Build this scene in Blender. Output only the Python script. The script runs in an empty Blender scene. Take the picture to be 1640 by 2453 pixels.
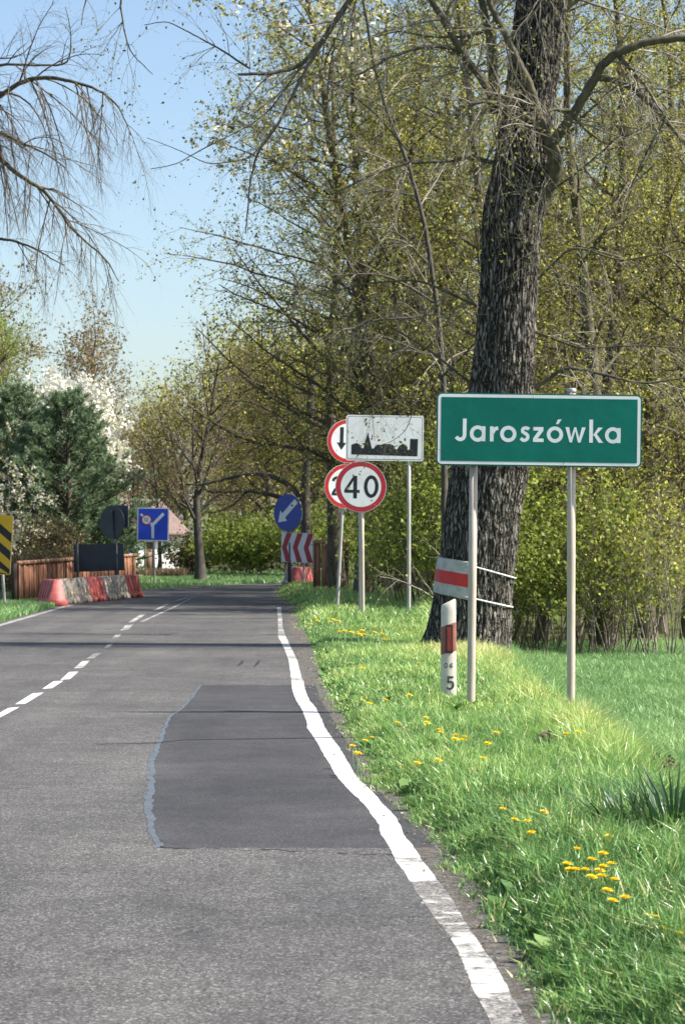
import bpy, math, random
import numpy as np
from mathutils import Vector

# ------------------------------------------------------------------ camera, sky, sun, exposure
SC = bpy.context.scene
COL = SC.collection
F, CX, HY, H = 6000.0, 820.0, 1290.0, 1.55          # focal length and horizon measured on the photograph, eye height in metres
cam_d = bpy.data.cameras.new('camera'); cam = bpy.data.objects.new('camera', cam_d); COL.objects.link(cam)
cam.location = (0, 0, H); cam.rotation_euler = (math.radians(90), 0, 0)
cam_d.sensor_width = 36.0; cam_d.lens = F / 2453.0 * 36.0
cam_d.shift_y = (HY - 1226.5) / 2453.0
cam_d.clip_start = 0.1; cam_d.clip_end = 6000
cam_d.dof.use_dof = True; cam_d.dof.focus_distance = 18.0; cam_d.dof.aperture_fstop = 11.0
SC.camera = cam

SUN_AZ, SUN_EL = math.radians(98), math.radians(43)   # azimuth clockwise from the view direction
w = bpy.data.worlds.new('World'); SC.world = w; w.use_nodes = True
wn = w.node_tree
sky = wn.nodes.new('ShaderNodeTexSky'); sky.sky_type = 'NISHITA'; sky.sun_disc = False
sky.sun_elevation = SUN_EL; sky.sun_rotation = SUN_AZ; sky.air_density = 1.0; sky.dust_density = 1.5; sky.ozone_density = 1.8
wn.links.new(sky.outputs[0], wn.nodes['Background'].inputs[0]); wn.nodes['Background'].inputs[1].default_value = 0.10
sd = bpy.data.lights.new('sun', 'SUN'); sd.energy = 5.0; sd.angle = math.radians(0.5); sd.color = (1.0, 0.94, 0.85)
so = bpy.data.objects.new('sun', sd); COL.objects.link(so)
sv = Vector((math.cos(SUN_EL) * math.sin(SUN_AZ), math.cos(SUN_EL) * math.cos(SUN_AZ), math.sin(SUN_EL)))
so.rotation_euler = sv.to_track_quat('Z', 'Y').to_euler(); so.location = (30, -10, 40)
SC.view_settings.view_transform = 'Standard'; SC.view_settings.look = 'None'
SC.view_settings.gamma = 1.0; SC.view_settings.exposure = 1.05
SC.cycles.max_bounces = 6; SC.cycles.transparent_max_bounces = 4

def P(px, py, d):                                     # a point of the photograph at depth d, in metres
    return np.array([(px - CX) / F * d, d, H + (HY - py) / F * d])
def G(px, py, z=0.0):                                 # a point of the photograph lying on the ground
    d = F * (H - z) / (py - HY)
    return np.array([(px - CX) / F * d, d, z])

# ------------------------------------------------------------------ numbers
def hashf(ix, iy, seed):
    n = (ix.astype(np.int64) * 374761393 + iy.astype(np.int64) * 668265263 + seed * 1442695) & 0x7fffffff
    n = ((n ^ (n >> 13)) * 1274126177) & 0x7fffffff
    return ((n ^ (n >> 16)) & 0xffff) / 65535.0
def vnoise(x, y, seed=0):
    x = np.asarray(x, float); y = np.asarray(y, float)
    ix = np.floor(x); iy = np.floor(y); fx = x - ix; fy = y - iy
    fx = fx * fx * (3 - 2 * fx); fy = fy * fy * (3 - 2 * fy)
    a = hashf(ix, iy, seed); b = hashf(ix + 1, iy, seed); c = hashf(ix, iy + 1, seed); d = hashf(ix + 1, iy + 1, seed)
    return (a * (1 - fx) + b * fx) * (1 - fy) + (c * (1 - fx) + d * fx) * fy
def fbm(x, y, seed=0, o=3):
    s = 0; a = 0.5
    for k in range(o):
        s = s + a * vnoise(x * 2 ** k, y * 2 ** k, seed + k); a *= 0.5
    return s
def sm(a, b, x):
    t = np.clip((np.asarray(x, float) - a) / (b - a), 0, 1); return t * t * (3 - 2 * t)
def nrm(v):
    return v / (np.linalg.norm(v) + 1e-9)

# ------------------------------------------------------------------ mesh helper
class MB:
    def __init__(s):
        s.v = []; s.n = 0; s.f = []; s.a = []
    def add(s, v, f, m=0, a=0.5):
        v = np.asarray(v, float).reshape(-1, 3); f = np.asarray(f, np.int64)
        s.f.append((f + s.n, m)); s.v.append(v); s.n += len(v)
        s.a.append(np.broadcast_to(np.asarray(a, float), (len(v),)))
    def faces(s, v, flist, m=0, a=0.5):               # faces of mixed length on shared vertices
        v = np.asarray(v, float).reshape(-1, 3)
        base = s.n; s.v.append(v); s.n += len(v); s.a.append(np.full(len(v), float(a)))
        for f in flist: s.f.append((np.asarray([f], np.int64) + base, m))
    def box(s, lo, hi, m=0, a=0.5, M=None):
        lo = np.asarray(lo, float); hi = np.asarray(hi, float)
        v = np.array([[x, y, z] for z in (lo[2], hi[2]) for y in (lo[1], hi[1]) for x in (lo[0], hi[0])])
        if M is not None: v = M(v)
        s.add(v, [[0, 2, 3, 1], [4, 5, 7, 6], [0, 1, 5, 4], [2, 6, 7, 3], [0, 4, 6, 2], [1, 3, 7, 5]], m, a)
    def tube(s, pts, rad, k=8, m=0, a=0.5, cap=True):
        pts = np.asarray(pts, float); n = len(pts); rad = np.broadcast_to(np.asarray(rad, float), (n,))
        t = np.empty_like(pts); t[1:-1] = pts[2:] - pts[:-2]; t[0] = pts[1] - pts[0]; t[-1] = pts[-1] - pts[-2]
        t /= np.linalg.norm(t, axis=1)[:, None] + 1e-9
        m0 = t.mean(0); ref = np.array([1., 0, 0]) if abs(m0[0]) < 0.6 * np.linalg.norm(m0) + 1e-6 else np.array([0, 0, 1.])
        u = np.cross(t, ref); u /= np.linalg.norm(u, axis=1)[:, None] + 1e-9
        b = np.cross(t, u)
        an = np.arange(k) * 2 * math.pi / k
        ring = pts[:, None, :] + rad[:, None, None] * (np.cos(an)[None, :, None] * u[:, None, :] + np.sin(an)[None, :, None] * b[:, None, :])
        i = np.arange(n - 1)[:, None] * k; j = np.arange(k)[None, :]; j2 = (j + 1) % k
        f = np.stack([i + j, i + j2, i + k + j2, i + k + j], -1).reshape(-1, 4)
        s.add(ring.reshape(-1, 3), f, m, a)
        if cap and k > 3:
            o = s.n - n * k
            s.f.append((np.array([list(range(k))[::-1]]) + o, m)); s.f.append((np.array([list(range(k))]) + o + (n - 1) * k, m))
    def build(s, name, mats, parent=None, smooth=False, loc=None):
        me = bpy.data.meshes.new(name)
        V = np.concatenate(s.v)
        if loc is not None: V = V - np.asarray(loc, float)
        tot = np.concatenate([np.full(len(f), f.shape[1]) for f, _ in s.f]); li = np.concatenate([f.ravel() for f, _ in s.f])
        mi = np.concatenate([np.full(len(f), m) for f, m in s.f])
        me.vertices.add(len(V)); me.vertices.foreach_set('co', V.astype(np.float32).ravel())
        me.loops.add(len(li)); me.loops.foreach_set('vertex_index', li.astype(np.int32))
        me.polygons.add(len(tot)); st = np.zeros(len(tot), np.int32); st[1:] = np.cumsum(tot)[:-1]
        me.polygons.foreach_set('loop_start', st)
        me.polygons.foreach_set('material_index', mi.astype(np.int32))
        if smooth: me.polygons.foreach_set('use_smooth', np.ones(len(tot), bool))
        at = me.attributes.new('rnd', 'FLOAT', 'POINT'); at.data.foreach_set('value', np.concatenate(s.a).astype(np.float32))
        for m in (mats if isinstance(mats, (list, tuple)) else [mats]): me.materials.append(m)
        me.update(calc_edges=True); me.validate()
        o = bpy.data.objects.new(name, me); COL.objects.link(o)
        if parent is not None: o.parent = parent
        return o

def tag(o, label=None, cat=None, group=None, kind=None):
    if label: o['label'] = label
    if cat: o['category'] = cat
    if group: o['group'] = group
    if kind: o['kind'] = kind
    return o
def empty(name, loc, label, cat, group=None, rz=0.0):
    o = bpy.data.objects.new(name, None); COL.objects.link(o); o.location = [float(c) for c in loc]; o.rotation_euler = (0, 0, rz)
    o.empty_display_size = 0.2
    return tag(o, label, cat, group)
def dup(root, loc, rz, label, scale=1.0, group=None):
    r = root.copy(); COL.objects.link(r); r.location = [float(c) for c in loc]; r.rotation_euler = (0, 0, rz); r.scale = (scale,) * 3
    r['label'] = label
    if group: r['group'] = group
    for ch in list(root.children):
        c = ch.copy(); COL.objects.link(c); c.parent = r
        for g in list(ch.children):
            d = g.copy(); COL.objects.link(d); d.parent = c
    return r

# ------------------------------------------------------------------ materials
def new_mat(name):
    m = bpy.data.materials.new(name); m.use_nodes = True
    nt = m.node_tree; return m, nt, nt.nodes['Principled BSDF']
def ramp(nt, fac, stops):
    r = nt.nodes.new('ShaderNodeValToRGB'); el = r.color_ramp.elements
    while len(el) < len(stops): el.new(0.5)
    for e, (p, c) in zip(el, stops): e.position = p; e.color = (*c, 1)
    nt.links.new(fac, r.inputs[0]); return r.outputs[0]
def noise(nt, scale, detail=4, stretch=None, rough=0.6):
    tc = nt.nodes.new('ShaderNodeTexCoord'); n = nt.nodes.new('ShaderNodeTexNoise'); n.inputs['Scale'].default_value = scale
    n.inputs['Detail'].default_value = detail; n.inputs['Roughness'].default_value = rough
    if stretch:
        mp = nt.nodes.new('ShaderNodeMapping'); mp.inputs['Scale'].default_value = stretch
        nt.links.new(tc.outputs['Object'], mp.inputs[0]); nt.links.new(mp.outputs[0], n.inputs[0])
    else: nt.links.new(tc.outputs['Object'], n.inputs[0])
    return n.outputs['Fac']
def mix(nt, fac, a, b, mode='MIX'):
    m = nt.nodes.new('ShaderNodeMix'); m.data_type = 'RGBA'; m.blend_type = mode
    for i, x in ((0, fac), (6, a), (7, b)):
        if hasattr(x, 'is_output') or hasattr(x, 'links'): nt.links.new(x, m.inputs[i])
        elif i == 0: m.inputs[0].default_value = x
        else: m.inputs[i].default_value = (*x, 1)
    return m.outputs[2]
def bump(nt, bs, h, strength, dist):
    b = nt.nodes.new('ShaderNodeBump'); b.inputs['Strength'].default_value = strength; b.inputs['Distance'].default_value = dist
    nt.links.new(h, b.inputs['Height']); nt.links.new(b.outputs[0], bs.inputs['Normal'])
def paint(name, c, c2=None, rough=0.5, scale=8, stretch=None, bmp=0.0, metal=0.0, spec=0.5, lo=0.35, hi=0.65):
    m, nt, bs = new_mat(name)
    c2 = c2 or tuple(x * 0.8 for x in c)
    n = noise(nt, scale, 6, stretch)
    nt.links.new(ramp(nt, n, [(lo, c2), (hi, c)]), bs.inputs['Base Color'])
    bs.inputs['Roughness'].default_value = rough; bs.inputs['Metallic'].default_value = metal
    bs.inputs['Specular IOR Level'].default_value = spec
    if bmp: bump(nt, bs, n, 0.6, bmp)
    return m
def attr(nt):
    a = nt.nodes.new('ShaderNodeAttribute'); a.attribute_name = 'rnd'; return a.outputs['Fac']
def leaf_mat(name, stops, trans=0.4, rough=0.5, spec=0.25):
    m, nt, bs = new_mat(name)
    c = ramp(nt, attr(nt), stops)
    nt.links.new(c, bs.inputs['Base Color']); bs.inputs['Roughness'].default_value = rough; bs.inputs['Specular IOR Level'].default_value = spec
    tr = nt.nodes.new('ShaderNodeBsdfTranslucent'); nt.links.new(c, tr.inputs[0])
    mx = nt.nodes.new('ShaderNodeMixShader'); mx.inputs[0].default_value = trans
    nt.links.new(bs.outputs[0], mx.inputs[1]); nt.links.new(tr.outputs[0], mx.inputs[2])
    nt.links.new(mx.outputs[0], nt.nodes['Material Output'].inputs[0])
    return m

def pebbles(nt, scale):
    tc = nt.nodes.new('ShaderNodeTexCoord'); v = nt.nodes.new('ShaderNodeTexVoronoi'); v.inputs['Scale'].default_value = scale
    nt.links.new(tc.outputs['Object'], v.inputs['Vector'])
    sp = nt.nodes.new('ShaderNodeSeparateColor'); nt.links.new(v.outputs['Color'], sp.inputs[0])
    return sp.outputs[0], v.outputs['Distance']
def asphalt_mat(name, dark, mid, light, grain, bmp):
    m, nt, bs = new_mat(name)
    g, gd = pebbles(nt, grain); big = noise(nt, 0.55, 4); med = noise(nt, 3.0, 5)
    lanes = noise(nt, 1.0, 3, (1.6, 0.10, 1))
    c = ramp(nt, g, [(0.0, dark), (0.45, mid), (0.8, mid), (1.0, light)])
    c = mix(nt, 1.0, c, ramp(nt, big, [(0.3, (0.72, 0.72, 0.735)), (0.7, (1.12, 1.11, 1.09))]), 'MULTIPLY')
    c = mix(nt, 1.0, c, ramp(nt, med, [(0.3, (0.80, 0.80, 0.80)), (0.7, (1.10, 1.10, 1.10))]), 'MULTIPLY')
    c = mix(nt, 1.0, c, ramp(nt, lanes, [(0.3, (0.80, 0.80, 0.815)), (0.7, (1.08, 1.08, 1.07))]), 'MULTIPLY')
    nt.links.new(c, bs.inputs['Base Color']); bs.inputs['Roughness'].default_value = 0.88; bs.inputs['Specular IOR Level'].default_value = 0.25
    bump(nt, bs, g, 0.8, bmp)
    return m
M = {}
M['asphalt'] = asphalt_mat('asphalt', (0.035, 0.034, 0.034), (0.115, 0.112, 0.108), (0.32, 0.31, 0.297), 122, 0.009)
M['patch'] = asphalt_mat('patch_asphalt', (0.035, 0.035, 0.038), (0.068, 0.068, 0.071), (0.135, 0.133, 0.133), 130, 0.004)
M['bitumen'] = paint('bitumen', (0.115, 0.127, 0.142), (0.07, 0.077, 0.086), 0.42, 6)
M['crack'] = paint('crack_dark', (0.018, 0.018, 0.018), (0.010, 0.010, 0.010), 0.9, 30)
def line_mat(name, lo, hi, white=(0.74, 0.73, 0.70)):
    m, nt, bs = new_mat(name)
    n = noise(nt, 7, 8, (1, 1.3, 1), 0.8); n2 = noise(nt, 1.1, 2, (1, 1.0, 1)); g = pebbles(nt, 112)[0]
    ad = nt.nodes.new('ShaderNodeMath'); ad.operation = 'MULTIPLY_ADD'; ad.inputs[1].default_value = 0.55 if lo > .3 else 0.0
    nt.links.new(n2, ad.inputs[0]); nt.links.new(n, ad.inputs[2]); n = ad.outputs[0]
    asp = ramp(nt, g, [(0.0, (0.05, 0.048, 0.046)), (0.5, (0.13, 0.125, 0.115)), (1.0, (0.34, 0.32, 0.29))])
    wh = ramp(nt, g, [(0.3, tuple(x * 0.9 for x in white)), (0.6, white)])
    nt.links.new(mix(nt, ramp(nt, n, [(lo, (0, 0, 0)), (hi, (1, 1, 1))]), asp, wh), bs.inputs['Base Color'])
    bs.inputs['Roughness'].default_value = 0.7
    bump(nt, bs, g, 0.6, 0.004)
    return m
M['line'] = line_mat('road_paint', 0.299, 0.50)
M['line_mid'] = line_mat('half_worn_road_paint', 0.66, 0.84, (0.70, 0.69, 0.65))
M['line_worn'] = line_mat('worn_road_paint', 0.76, 0.90, (0.62, 0.60, 0.56))
M['line_faint'] = line_mat('faint_road_paint', 0.68, 1.0, (0.5, 0.49, 0.47))
M['dirt'] = paint('edge_dirt', (0.16, 0.125, 0.09), (0.06, 0.048, 0.036), 0.95, 14, None, 0.01)
M['soil'] = paint('soil', (0.075, 0.085, 0.03), (0.035, 0.03, 0.018), 0.95, 5, None, 0.02)
M['grass'] = leaf_mat('grass_blades', [(0.0, (0.05, 0.125, 0.03)), (0.32, (0.19, 0.36, 0.10)), (0.62, (0.37, 0.53, 0.15)), (0.88, (0.58, 0.64, 0.22)), (0.95, (0.66, 0.57, 0.28)), (1.0, (0.66, 0.57, 0.30))], 0.28, 0.34, 0.5)
M['meadow'] = leaf_mat('meadow_blades', [(0.0, (0.10, 0.22, 0.07)), (0.5, (0.235, 0.41, 0.145)), (1.0, (0.42, 0.57, 0.23))], 0.35, 0.4, 0.45)
M['leaf'] = leaf_mat('olive_leaves', [(0.0, (0.06, 0.065, 0.01)), (0.35, (0.17, 0.17, 0.022)), (0.6, (0.41, 0.40, 0.06)), (0.95, (0.66, 0.66, 0.15)), (1.0, (0.30, 0.17, 0.07))], 0.42)
M['leaf_green'] = leaf_mat('fresh_green_leaves', [(0.0, (0.09, 0.13, 0.02)), (0.5, (0.24, 0.30, 0.05)), (1.0, (0.46, 0.52, 0.11))], 0.45)
M['leaf_tan'] = leaf_mat('tan_buds', [(0.0, (0.16, 0.11, 0.06)), (0.5, (0.26, 0.20, 0.10)), (1.0, (0.36, 0.33, 0.14))], 0.35)
M['leaf_brown'] = leaf_mat('dry_brown_leaves', [(0.0, (0.09, 0.06, 0.035)), (0.5, (0.17, 0.12, 0.06)), (0.85, (0.23, 0.22, 0.09)), (1.0, (0.20, 0.25, 0.08))], 0.3)
M['blossom'] = leaf_mat('white_blossom', [(0.0, (0.66, 0.65, 0.57)), (0.6, (0.86, 0.85, 0.80)), (1.0, (0.5, 0.5, 0.28))], 0.25)
M['blossom_cream'] = leaf_mat('cream_blossom', [(0.0, (0.34, 0.34, 0.12)), (0.35, (0.42, 0.40, 0.18)), (0.5, (0.76, 0.69, 0.56)), (1.0, (0.86, 0.82, 0.72))], 0.4)
M['needle'] = leaf_mat('pine_needles', [(0.0, (0.07, 0.115, 0.055)), (0.6, (0.20, 0.28, 0.15)), (0.92, (0.33, 0.41, 0.23)), (1.0, (0.24, 0.17, 0.08))], 0.2, 0.5, 0.3)
M['bud'] = leaf_mat('lime_buds', [(0.0, (0.12, 0.12, 0.03)), (0.6, (0.26, 0.27, 0.06)), (1.0, (0.42, 0.44, 0.12))], 0.4)
M['twig'] = paint('twig_bark', (0.155, 0.12, 0.075), (0.06, 0.046, 0.03), 0.8, 6)
M['twig_pale'] = paint('pale_twig_bark', (0.34, 0.30, 0.24), (0.15, 0.13, 0.10), 0.7, 5)
M['twig_red'] = paint('reddish_twig_bark', (0.22, 0.15, 0.11), (0.13, 0.09, 0.07), 0.8, 5)
M['twig_dark'] = paint('dark_twig_bark', (0.085, 0.075, 0.06), (0.045, 0.04, 0.034), 0.85, 5)
M['stem_bark'] = paint('stem_bark', (0.135, 0.115, 0.075), (0.045, 0.038, 0.025), 0.9, 9, (1, 1, 0.3), 0.02)
M['limb_bark'] = paint('limb_bark', (0.13, 0.115, 0.072), (0.05, 0.045, 0.03), 0.85, 9, (1, 1, 0.5), 0.012)
M['wood'] = paint('red_brown_boards', (0.42, 0.18, 0.095), (0.20, 0.085, 0.046), 0.75, 7, (5, 5, 0.5), 0.004)
M['wood_pale'] = paint('weathered_rail', (0.46, 0.25, 0.155), (0.30, 0.15, 0.09), 0.75, 7, (1, 1, 0.6), 0.003)
M['wood_dark'] = paint('dark_timber', (0.055, 0.03, 0.02), (0.028, 0.018, 0.014), 0.85, 7, (5, 5, 0.5), 0.004)
M['white'] = paint('sign_white', (0.76, 0.79, 0.80), (0.60, 0.63, 0.63), 0.45, 3.5, (1, 1, .45), 0, 0, .5, .28, .56)
M['green'] = paint('sign_green', (0.001, 0.155, 0.118), (0.001, 0.125, 0.096), 0.5, 2.2, None, 0.012, 0, 0.22)
M['red'] = paint('sign_red', (0.48, 0.02, 0.02), (0.40, 0.018, 0.018), 0.4, 3)
M['red_deep'] = paint('sign_crimson', (0.44, 0.025, 0.045), (0.36, 0.02, 0.036), 0.4, 3)
M['black'] = paint('sign_black', (0.014, 0.015, 0.02), (0.010, 0.011, 0.014), 0.4, 4)
M['blue'] = paint('sign_blue', (0.008, 0.048, 0.36), (0.006, 0.04, 0.30), 0.4, 3)
M['blue_bright'] = paint('lane_sign_blue', (0.012, 0.075, 0.66), (0.01, 0.06, 0.55), 0.4, 3)
M['yellow'] = paint('sign_yellow', (0.80, 0.46, 0.015), (0.72, 0.40, 0.012), 0.4, 3)
M['back'] = paint('sign_back', (0.05, 0.056, 0.06), (0.035, 0.04, 0.044), 0.6, 3)
M['steel'] = paint('galvanised_edge', (0.42, 0.44, 0.45), (0.30, 0.32, 0.33), 0.45, 12, None, 0, 0.3)
M['post'] = paint('beige_post', (0.53, 0.455, 0.37), (0.42, 0.36, 0.29), 0.5, 7, (3, 3, 0.6))
M['post_grey'] = paint('grey_post', (0.44, 0.43, 0.40), (0.33, 0.32, 0.30), 0.5, 7, (3, 3, 0.6))
M['delin'] = paint('delineator_white', (0.66, 0.62, 0.55), (0.52, 0.48, 0.41), 0.55, 7)
M['delin_red'] = paint('faded_red', (0.30, 0.115, 0.09), (0.21, 0.075, 0.06), 0.5, 9)
M['reflector'] = paint('reflector_red', (0.27, 0.045, 0.04), (0.20, 0.032, 0.032), 0.3, 20)
M['ink'] = paint('grey_ink', (0.07, 0.07, 0.072), (0.04, 0.04, 0.042), 0.6, 20)
M['cloth'] = paint('grey_cloth', (0.52, 0.51, 0.47), (0.36, 0.35, 0.32), 0.8, 9, None, 0.01)
M['cloth_red'] = paint('red_cloth', (0.62, 0.035, 0.03), (0.50, 0.028, 0.025), 0.6, 9, None, 0.008)
M['string'] = paint('white_string', (0.8, 0.8, 0.8), (0.7, 0.7, 0.7), 0.6, 20)
M['bar_red'] = paint('barrier_red', (0.62, 0.14, 0.125), (0.36, 0.075, 0.07), 0.55, 4, (1, 1, 2))
M['bar_white'] = paint('barrier_white', (0.62, 0.54, 0.44), (0.20, 0.165, 0.13), 0.6, 5, (1, 1, 2.5))
M['wall'] = paint('white_render', (0.78, 0.77, 0.74), (0.70, 0.69, 0.66), 0.8, 2)
M['roof'] = paint('pink_red_tiles', (0.19, 0.13, 0.115), (0.12, 0.082, 0.072), 0.8, 5)
M['glass'] = paint('window_glass', (0.05, 0.06, 0.07), (0.03, 0.035, 0.045), 0.12, 2)
M['frame'] = paint('brown_frame', (0.18, 0.12, 0.08), (0.12, 0.08, 0.055), 0.6, 5)
M['dandelion'] = leaf_mat('dandelion_petals', [(0.0, (0.82, 0.58, 0.01)), (1.0, (0.95, 0.76, 0.03))], 0.15)
M['strap'] = leaf_mat('strap_leaves', [(0.0, (0.025, 0.07, 0.03)), (0.7, (0.055, 0.12, 0.05)), (1.0, (0.15, 0.22, 0.08))], 0.25, 0.35, 0.5)
M['nettle'] = leaf_mat('purple_nettle', [(0.0, (0.06, 0.09, 0.03)), (0.5, (0.13, 0.08, 0.06)), (1.0, (0.22, 0.12, 0.15))], 0.3)

# bark of the big lime: furrows by height attribute plus bump
m, nt, bs = new_mat('lime_bark')
n1 = noise(nt, 14, 8, (2.0, 2.0, 0.5), 0.75); n2 = noise(nt, 1.3, 4)
tc = nt.nodes.new('ShaderNodeTexCoord'); nd = nt.nodes.new('ShaderNodeTexNoise'); nd.inputs['Scale'].default_value = 5; nd.inputs['Detail'].default_value = 4
nt.links.new(tc.outputs['Object'], nd.inputs[0])
va = nt.nodes.new('ShaderNodeVectorMath'); va.operation = 'MULTIPLY_ADD'; va.inputs[1].default_value = (0.13, 0.13, 0.30)
nt.links.new(nd.outputs['Color'], va.inputs[0]); nt.links.new(tc.outputs['Object'], va.inputs[2])
mp = nt.nodes.new('ShaderNodeMapping'); mp.inputs['Scale'].default_value = (21, 21, 2.3); nt.links.new(va.outputs[0], mp.inputs[0])
vo = nt.nodes.new('ShaderNodeTexVoronoi'); vo.feature = 'DISTANCE_TO_EDGE'; vo.inputs['Scale'].default_value = 1.0; nt.links.new(mp.outputs[0], vo.inputs['Vector'])
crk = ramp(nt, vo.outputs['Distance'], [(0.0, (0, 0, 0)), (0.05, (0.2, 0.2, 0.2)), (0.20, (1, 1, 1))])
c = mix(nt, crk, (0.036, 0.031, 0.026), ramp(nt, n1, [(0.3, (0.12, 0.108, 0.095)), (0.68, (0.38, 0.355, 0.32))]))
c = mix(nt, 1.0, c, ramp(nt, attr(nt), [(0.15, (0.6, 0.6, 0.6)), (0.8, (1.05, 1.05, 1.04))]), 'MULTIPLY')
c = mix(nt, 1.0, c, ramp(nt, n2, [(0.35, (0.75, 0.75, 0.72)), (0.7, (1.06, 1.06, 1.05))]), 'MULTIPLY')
nt.links.new(c, bs.inputs['Base Color']); bs.inputs['Roughness'].default_value = 0.95; bs.inputs['Specular IOR Level'].default_value = 0.1
hm_ = nt.nodes.new('ShaderNodeMath'); hm_.operation = 'MULTIPLY_ADD'; hm_.inputs[1].default_value = 0.45
nt.links.new(n1, hm_.inputs[0]); sp_ = nt.nodes.new('ShaderNodeRGBToBW'); nt.links.new(crk, sp_.inputs[0]); nt.links.new(sp_.outputs[0], hm_.inputs[2])
bump(nt, bs, hm_.outputs[0], 1.0, 0.035)
M['bark'] = m

# ground: soil under the grass, green-brown where nothing grows tall, litter under the wood
m, nt, bs = new_mat('ground_soil')
n1 = noise(nt, 1.6, 6); n2 = noise(nt, 14, 5)
c = ramp(nt, n1, [(0.35, (0.05, 0.075, 0.022)), (0.65, (0.09, 0.115, 0.035))])
c = mix(nt, 0.6, c, ramp(nt, n2, [(0.3, (0.05, 0.04, 0.022)), (0.7, (0.10, 0.13, 0.04))]))
nt.links.new(c, bs.inputs['Base Color']); bs.inputs['Roughness'].default_value = 0.95; bs.inputs['Specular IOR Level'].default_value = 0.1
bump(nt, bs, n2, 0.7, 0.03)
M['ground'] = m

# ------------------------------------------------------------------ ground and road
RE = np.array([(0.80, 3), (0.72, 8), (.62, 9), (.555, 10.75), (.48, 12.76), (.19, 16), (.03, 19.5), (-.2, 24.3), (-.46, 33.3), (-.82, 45), (-1.1, 56.7), (-1.7, 67), (-1.95, 74), (-1.6, 79), (0, 83), (4, 86), (14, 87)])
LE = np.array([(-4.9, 3), (-5.05, 8), (-5.1, 9), (-5.15, 10.75), (-5.2, 12.76), (-5.35, 16), (-5.5, 19.5), (-5.65, 24.3), (-5.95, 33.3), (-6.3, 45), (-6.5, 56.7), (-6.6, 67), (-6.2, 75), (-5, 81.5), (-3, 86), (2, 90.5), (14, 92.5)])
def redge(y): return np.interp(y, RE[:13, 1], RE[:13, 0])
def ledge(y): return np.interp(y, LE[:12, 1], LE[:12, 0])
def gz(x, y):
    x = np.asarray(x, float); y = np.asarray(y, float)
    e = redge(y); dr = x - e
    sh = 1.72 + 0.45 * np.exp(-((y - 36) / 5.0) ** 2) + 0.25 * (vnoise(y * 0.35, y * 0 + 3, 5) - 0.5) + 0.4 * sm(40, 60, y)
    z = -0.03 + 0.07 * sm(0.0, 0.35, dr) - 0.9 * sm(sh - 0.1, sh + 1.7, x) * (1 - sm(66, 80, y))
    z = z - 0.20 * np.exp(-(((x - 2.0) / 1.4) ** 2 + ((y - 36.3) / 3.2) ** 2))
    z = z - 0.25 * sm(-8.2, -10, x) * (1 - sm(70, 85, y))
    z = z - 0.8 * sm(118, 135, y)
    off = np.maximum(dr, ledge(y) - x)
    z = z + 0.05 * (fbm(x * 0.9, y * 0.9, 9) - 0.45) * sm(0.15, 0.6, off)
    return z
xs = np.concatenate([[-4000, -1200, -400, -150, -80, -50, -35], np.arange(-26, -7, 0.6), np.arange(-7, 5, 0.16), np.arange(5, 26, 0.6), [35, 50, 80, 150, 400, 1200, 4000]])
ys = np.concatenate([[-800, -100, -30, -8, 0, 3], np.arange(5, 60, 0.3), np.arange(60, 145, 0.8), [160, 190, 240, 330, 600, 1500, 5000]])
X, Y = np.meshgrid(xs, ys)
Z = gz(X, Y)
Z = np.where((X < redge(Y) + 0.02) & (X > ledge(Y)) & (Y < 94), -0.03, Z)
nx, ny = len(xs), len(ys)
i = np.arange(ny - 1)[:, None] * nx + np.arange(nx - 1)[None, :]
mb = MB(); mb.add(np.stack([X, Y, Z], -1), np.stack([i, i + 1, i + nx + 1, i + nx], -1).reshape(-1, 4))
tag(mb.build('ground', M['ground'], smooth=True), kind='structure')

def resample(pl, n):
    pl = np.asarray(pl, float); s = np.concatenate([[0], np.cumsum(np.linalg.norm(np.diff(pl, axis=0), axis=1))])
    t = np.linspace(0, s[-1], n); return np.stack([np.interp(t, s, pl[:, k]) for k in range(pl.shape[1])], -1)
def strip(L, R, z, ncol=1, name='strip', mat=None, kind='structure', wob=0.0):
    L = np.asarray(L, float); R = np.asarray(R, float); n = len(L)
    t = np.linspace(0, 1, ncol + 1)
    pts = L[:, None, :2] * (1 - t)[None, :, None] + R[:, None, :2] * t[None, :, None]
    v = np.concatenate([pts, np.full(pts.shape[:2] + (1,), z)], -1).reshape(-1, 3)
    k = ncol + 1; i = np.arange(n - 1)[:, None] * k + np.arange(ncol)[None, :]
    mb = MB(); mb.add(v, np.stack([i, i + 1, i + k + 1, i + k], -1).reshape(-1, 4))
    return tag(mb.build(name, mat), kind=kind)
# road: paired edges, the right one crumbled
seg = []
for a in range(len(RE) - 1):
    n = max(4, int((RE[a + 1, 1] - RE[a, 1]) / 0.12) if a < 12 else 10)
    t = np.linspace(0, 1, n, endpoint=False)[:, None]
    seg.append(np.concatenate([LE[a] * (1 - t) + LE[a + 1] * t, RE[a] * (1 - t) + RE[a + 1] * t], 1))
seg = np.concatenate(seg); Rr = seg[:, 2:].copy(); Ll = seg[:, :2].copy()
Rr[:, 0] += 0.10 * (fbm(Rr[:, 1] * 3.0, Rr[:, 1] * 0, 21, 4) - 0.45) + 0.02
strip(Ll, Rr, 0.0, 10, 'road', M['asphalt'])
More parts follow.
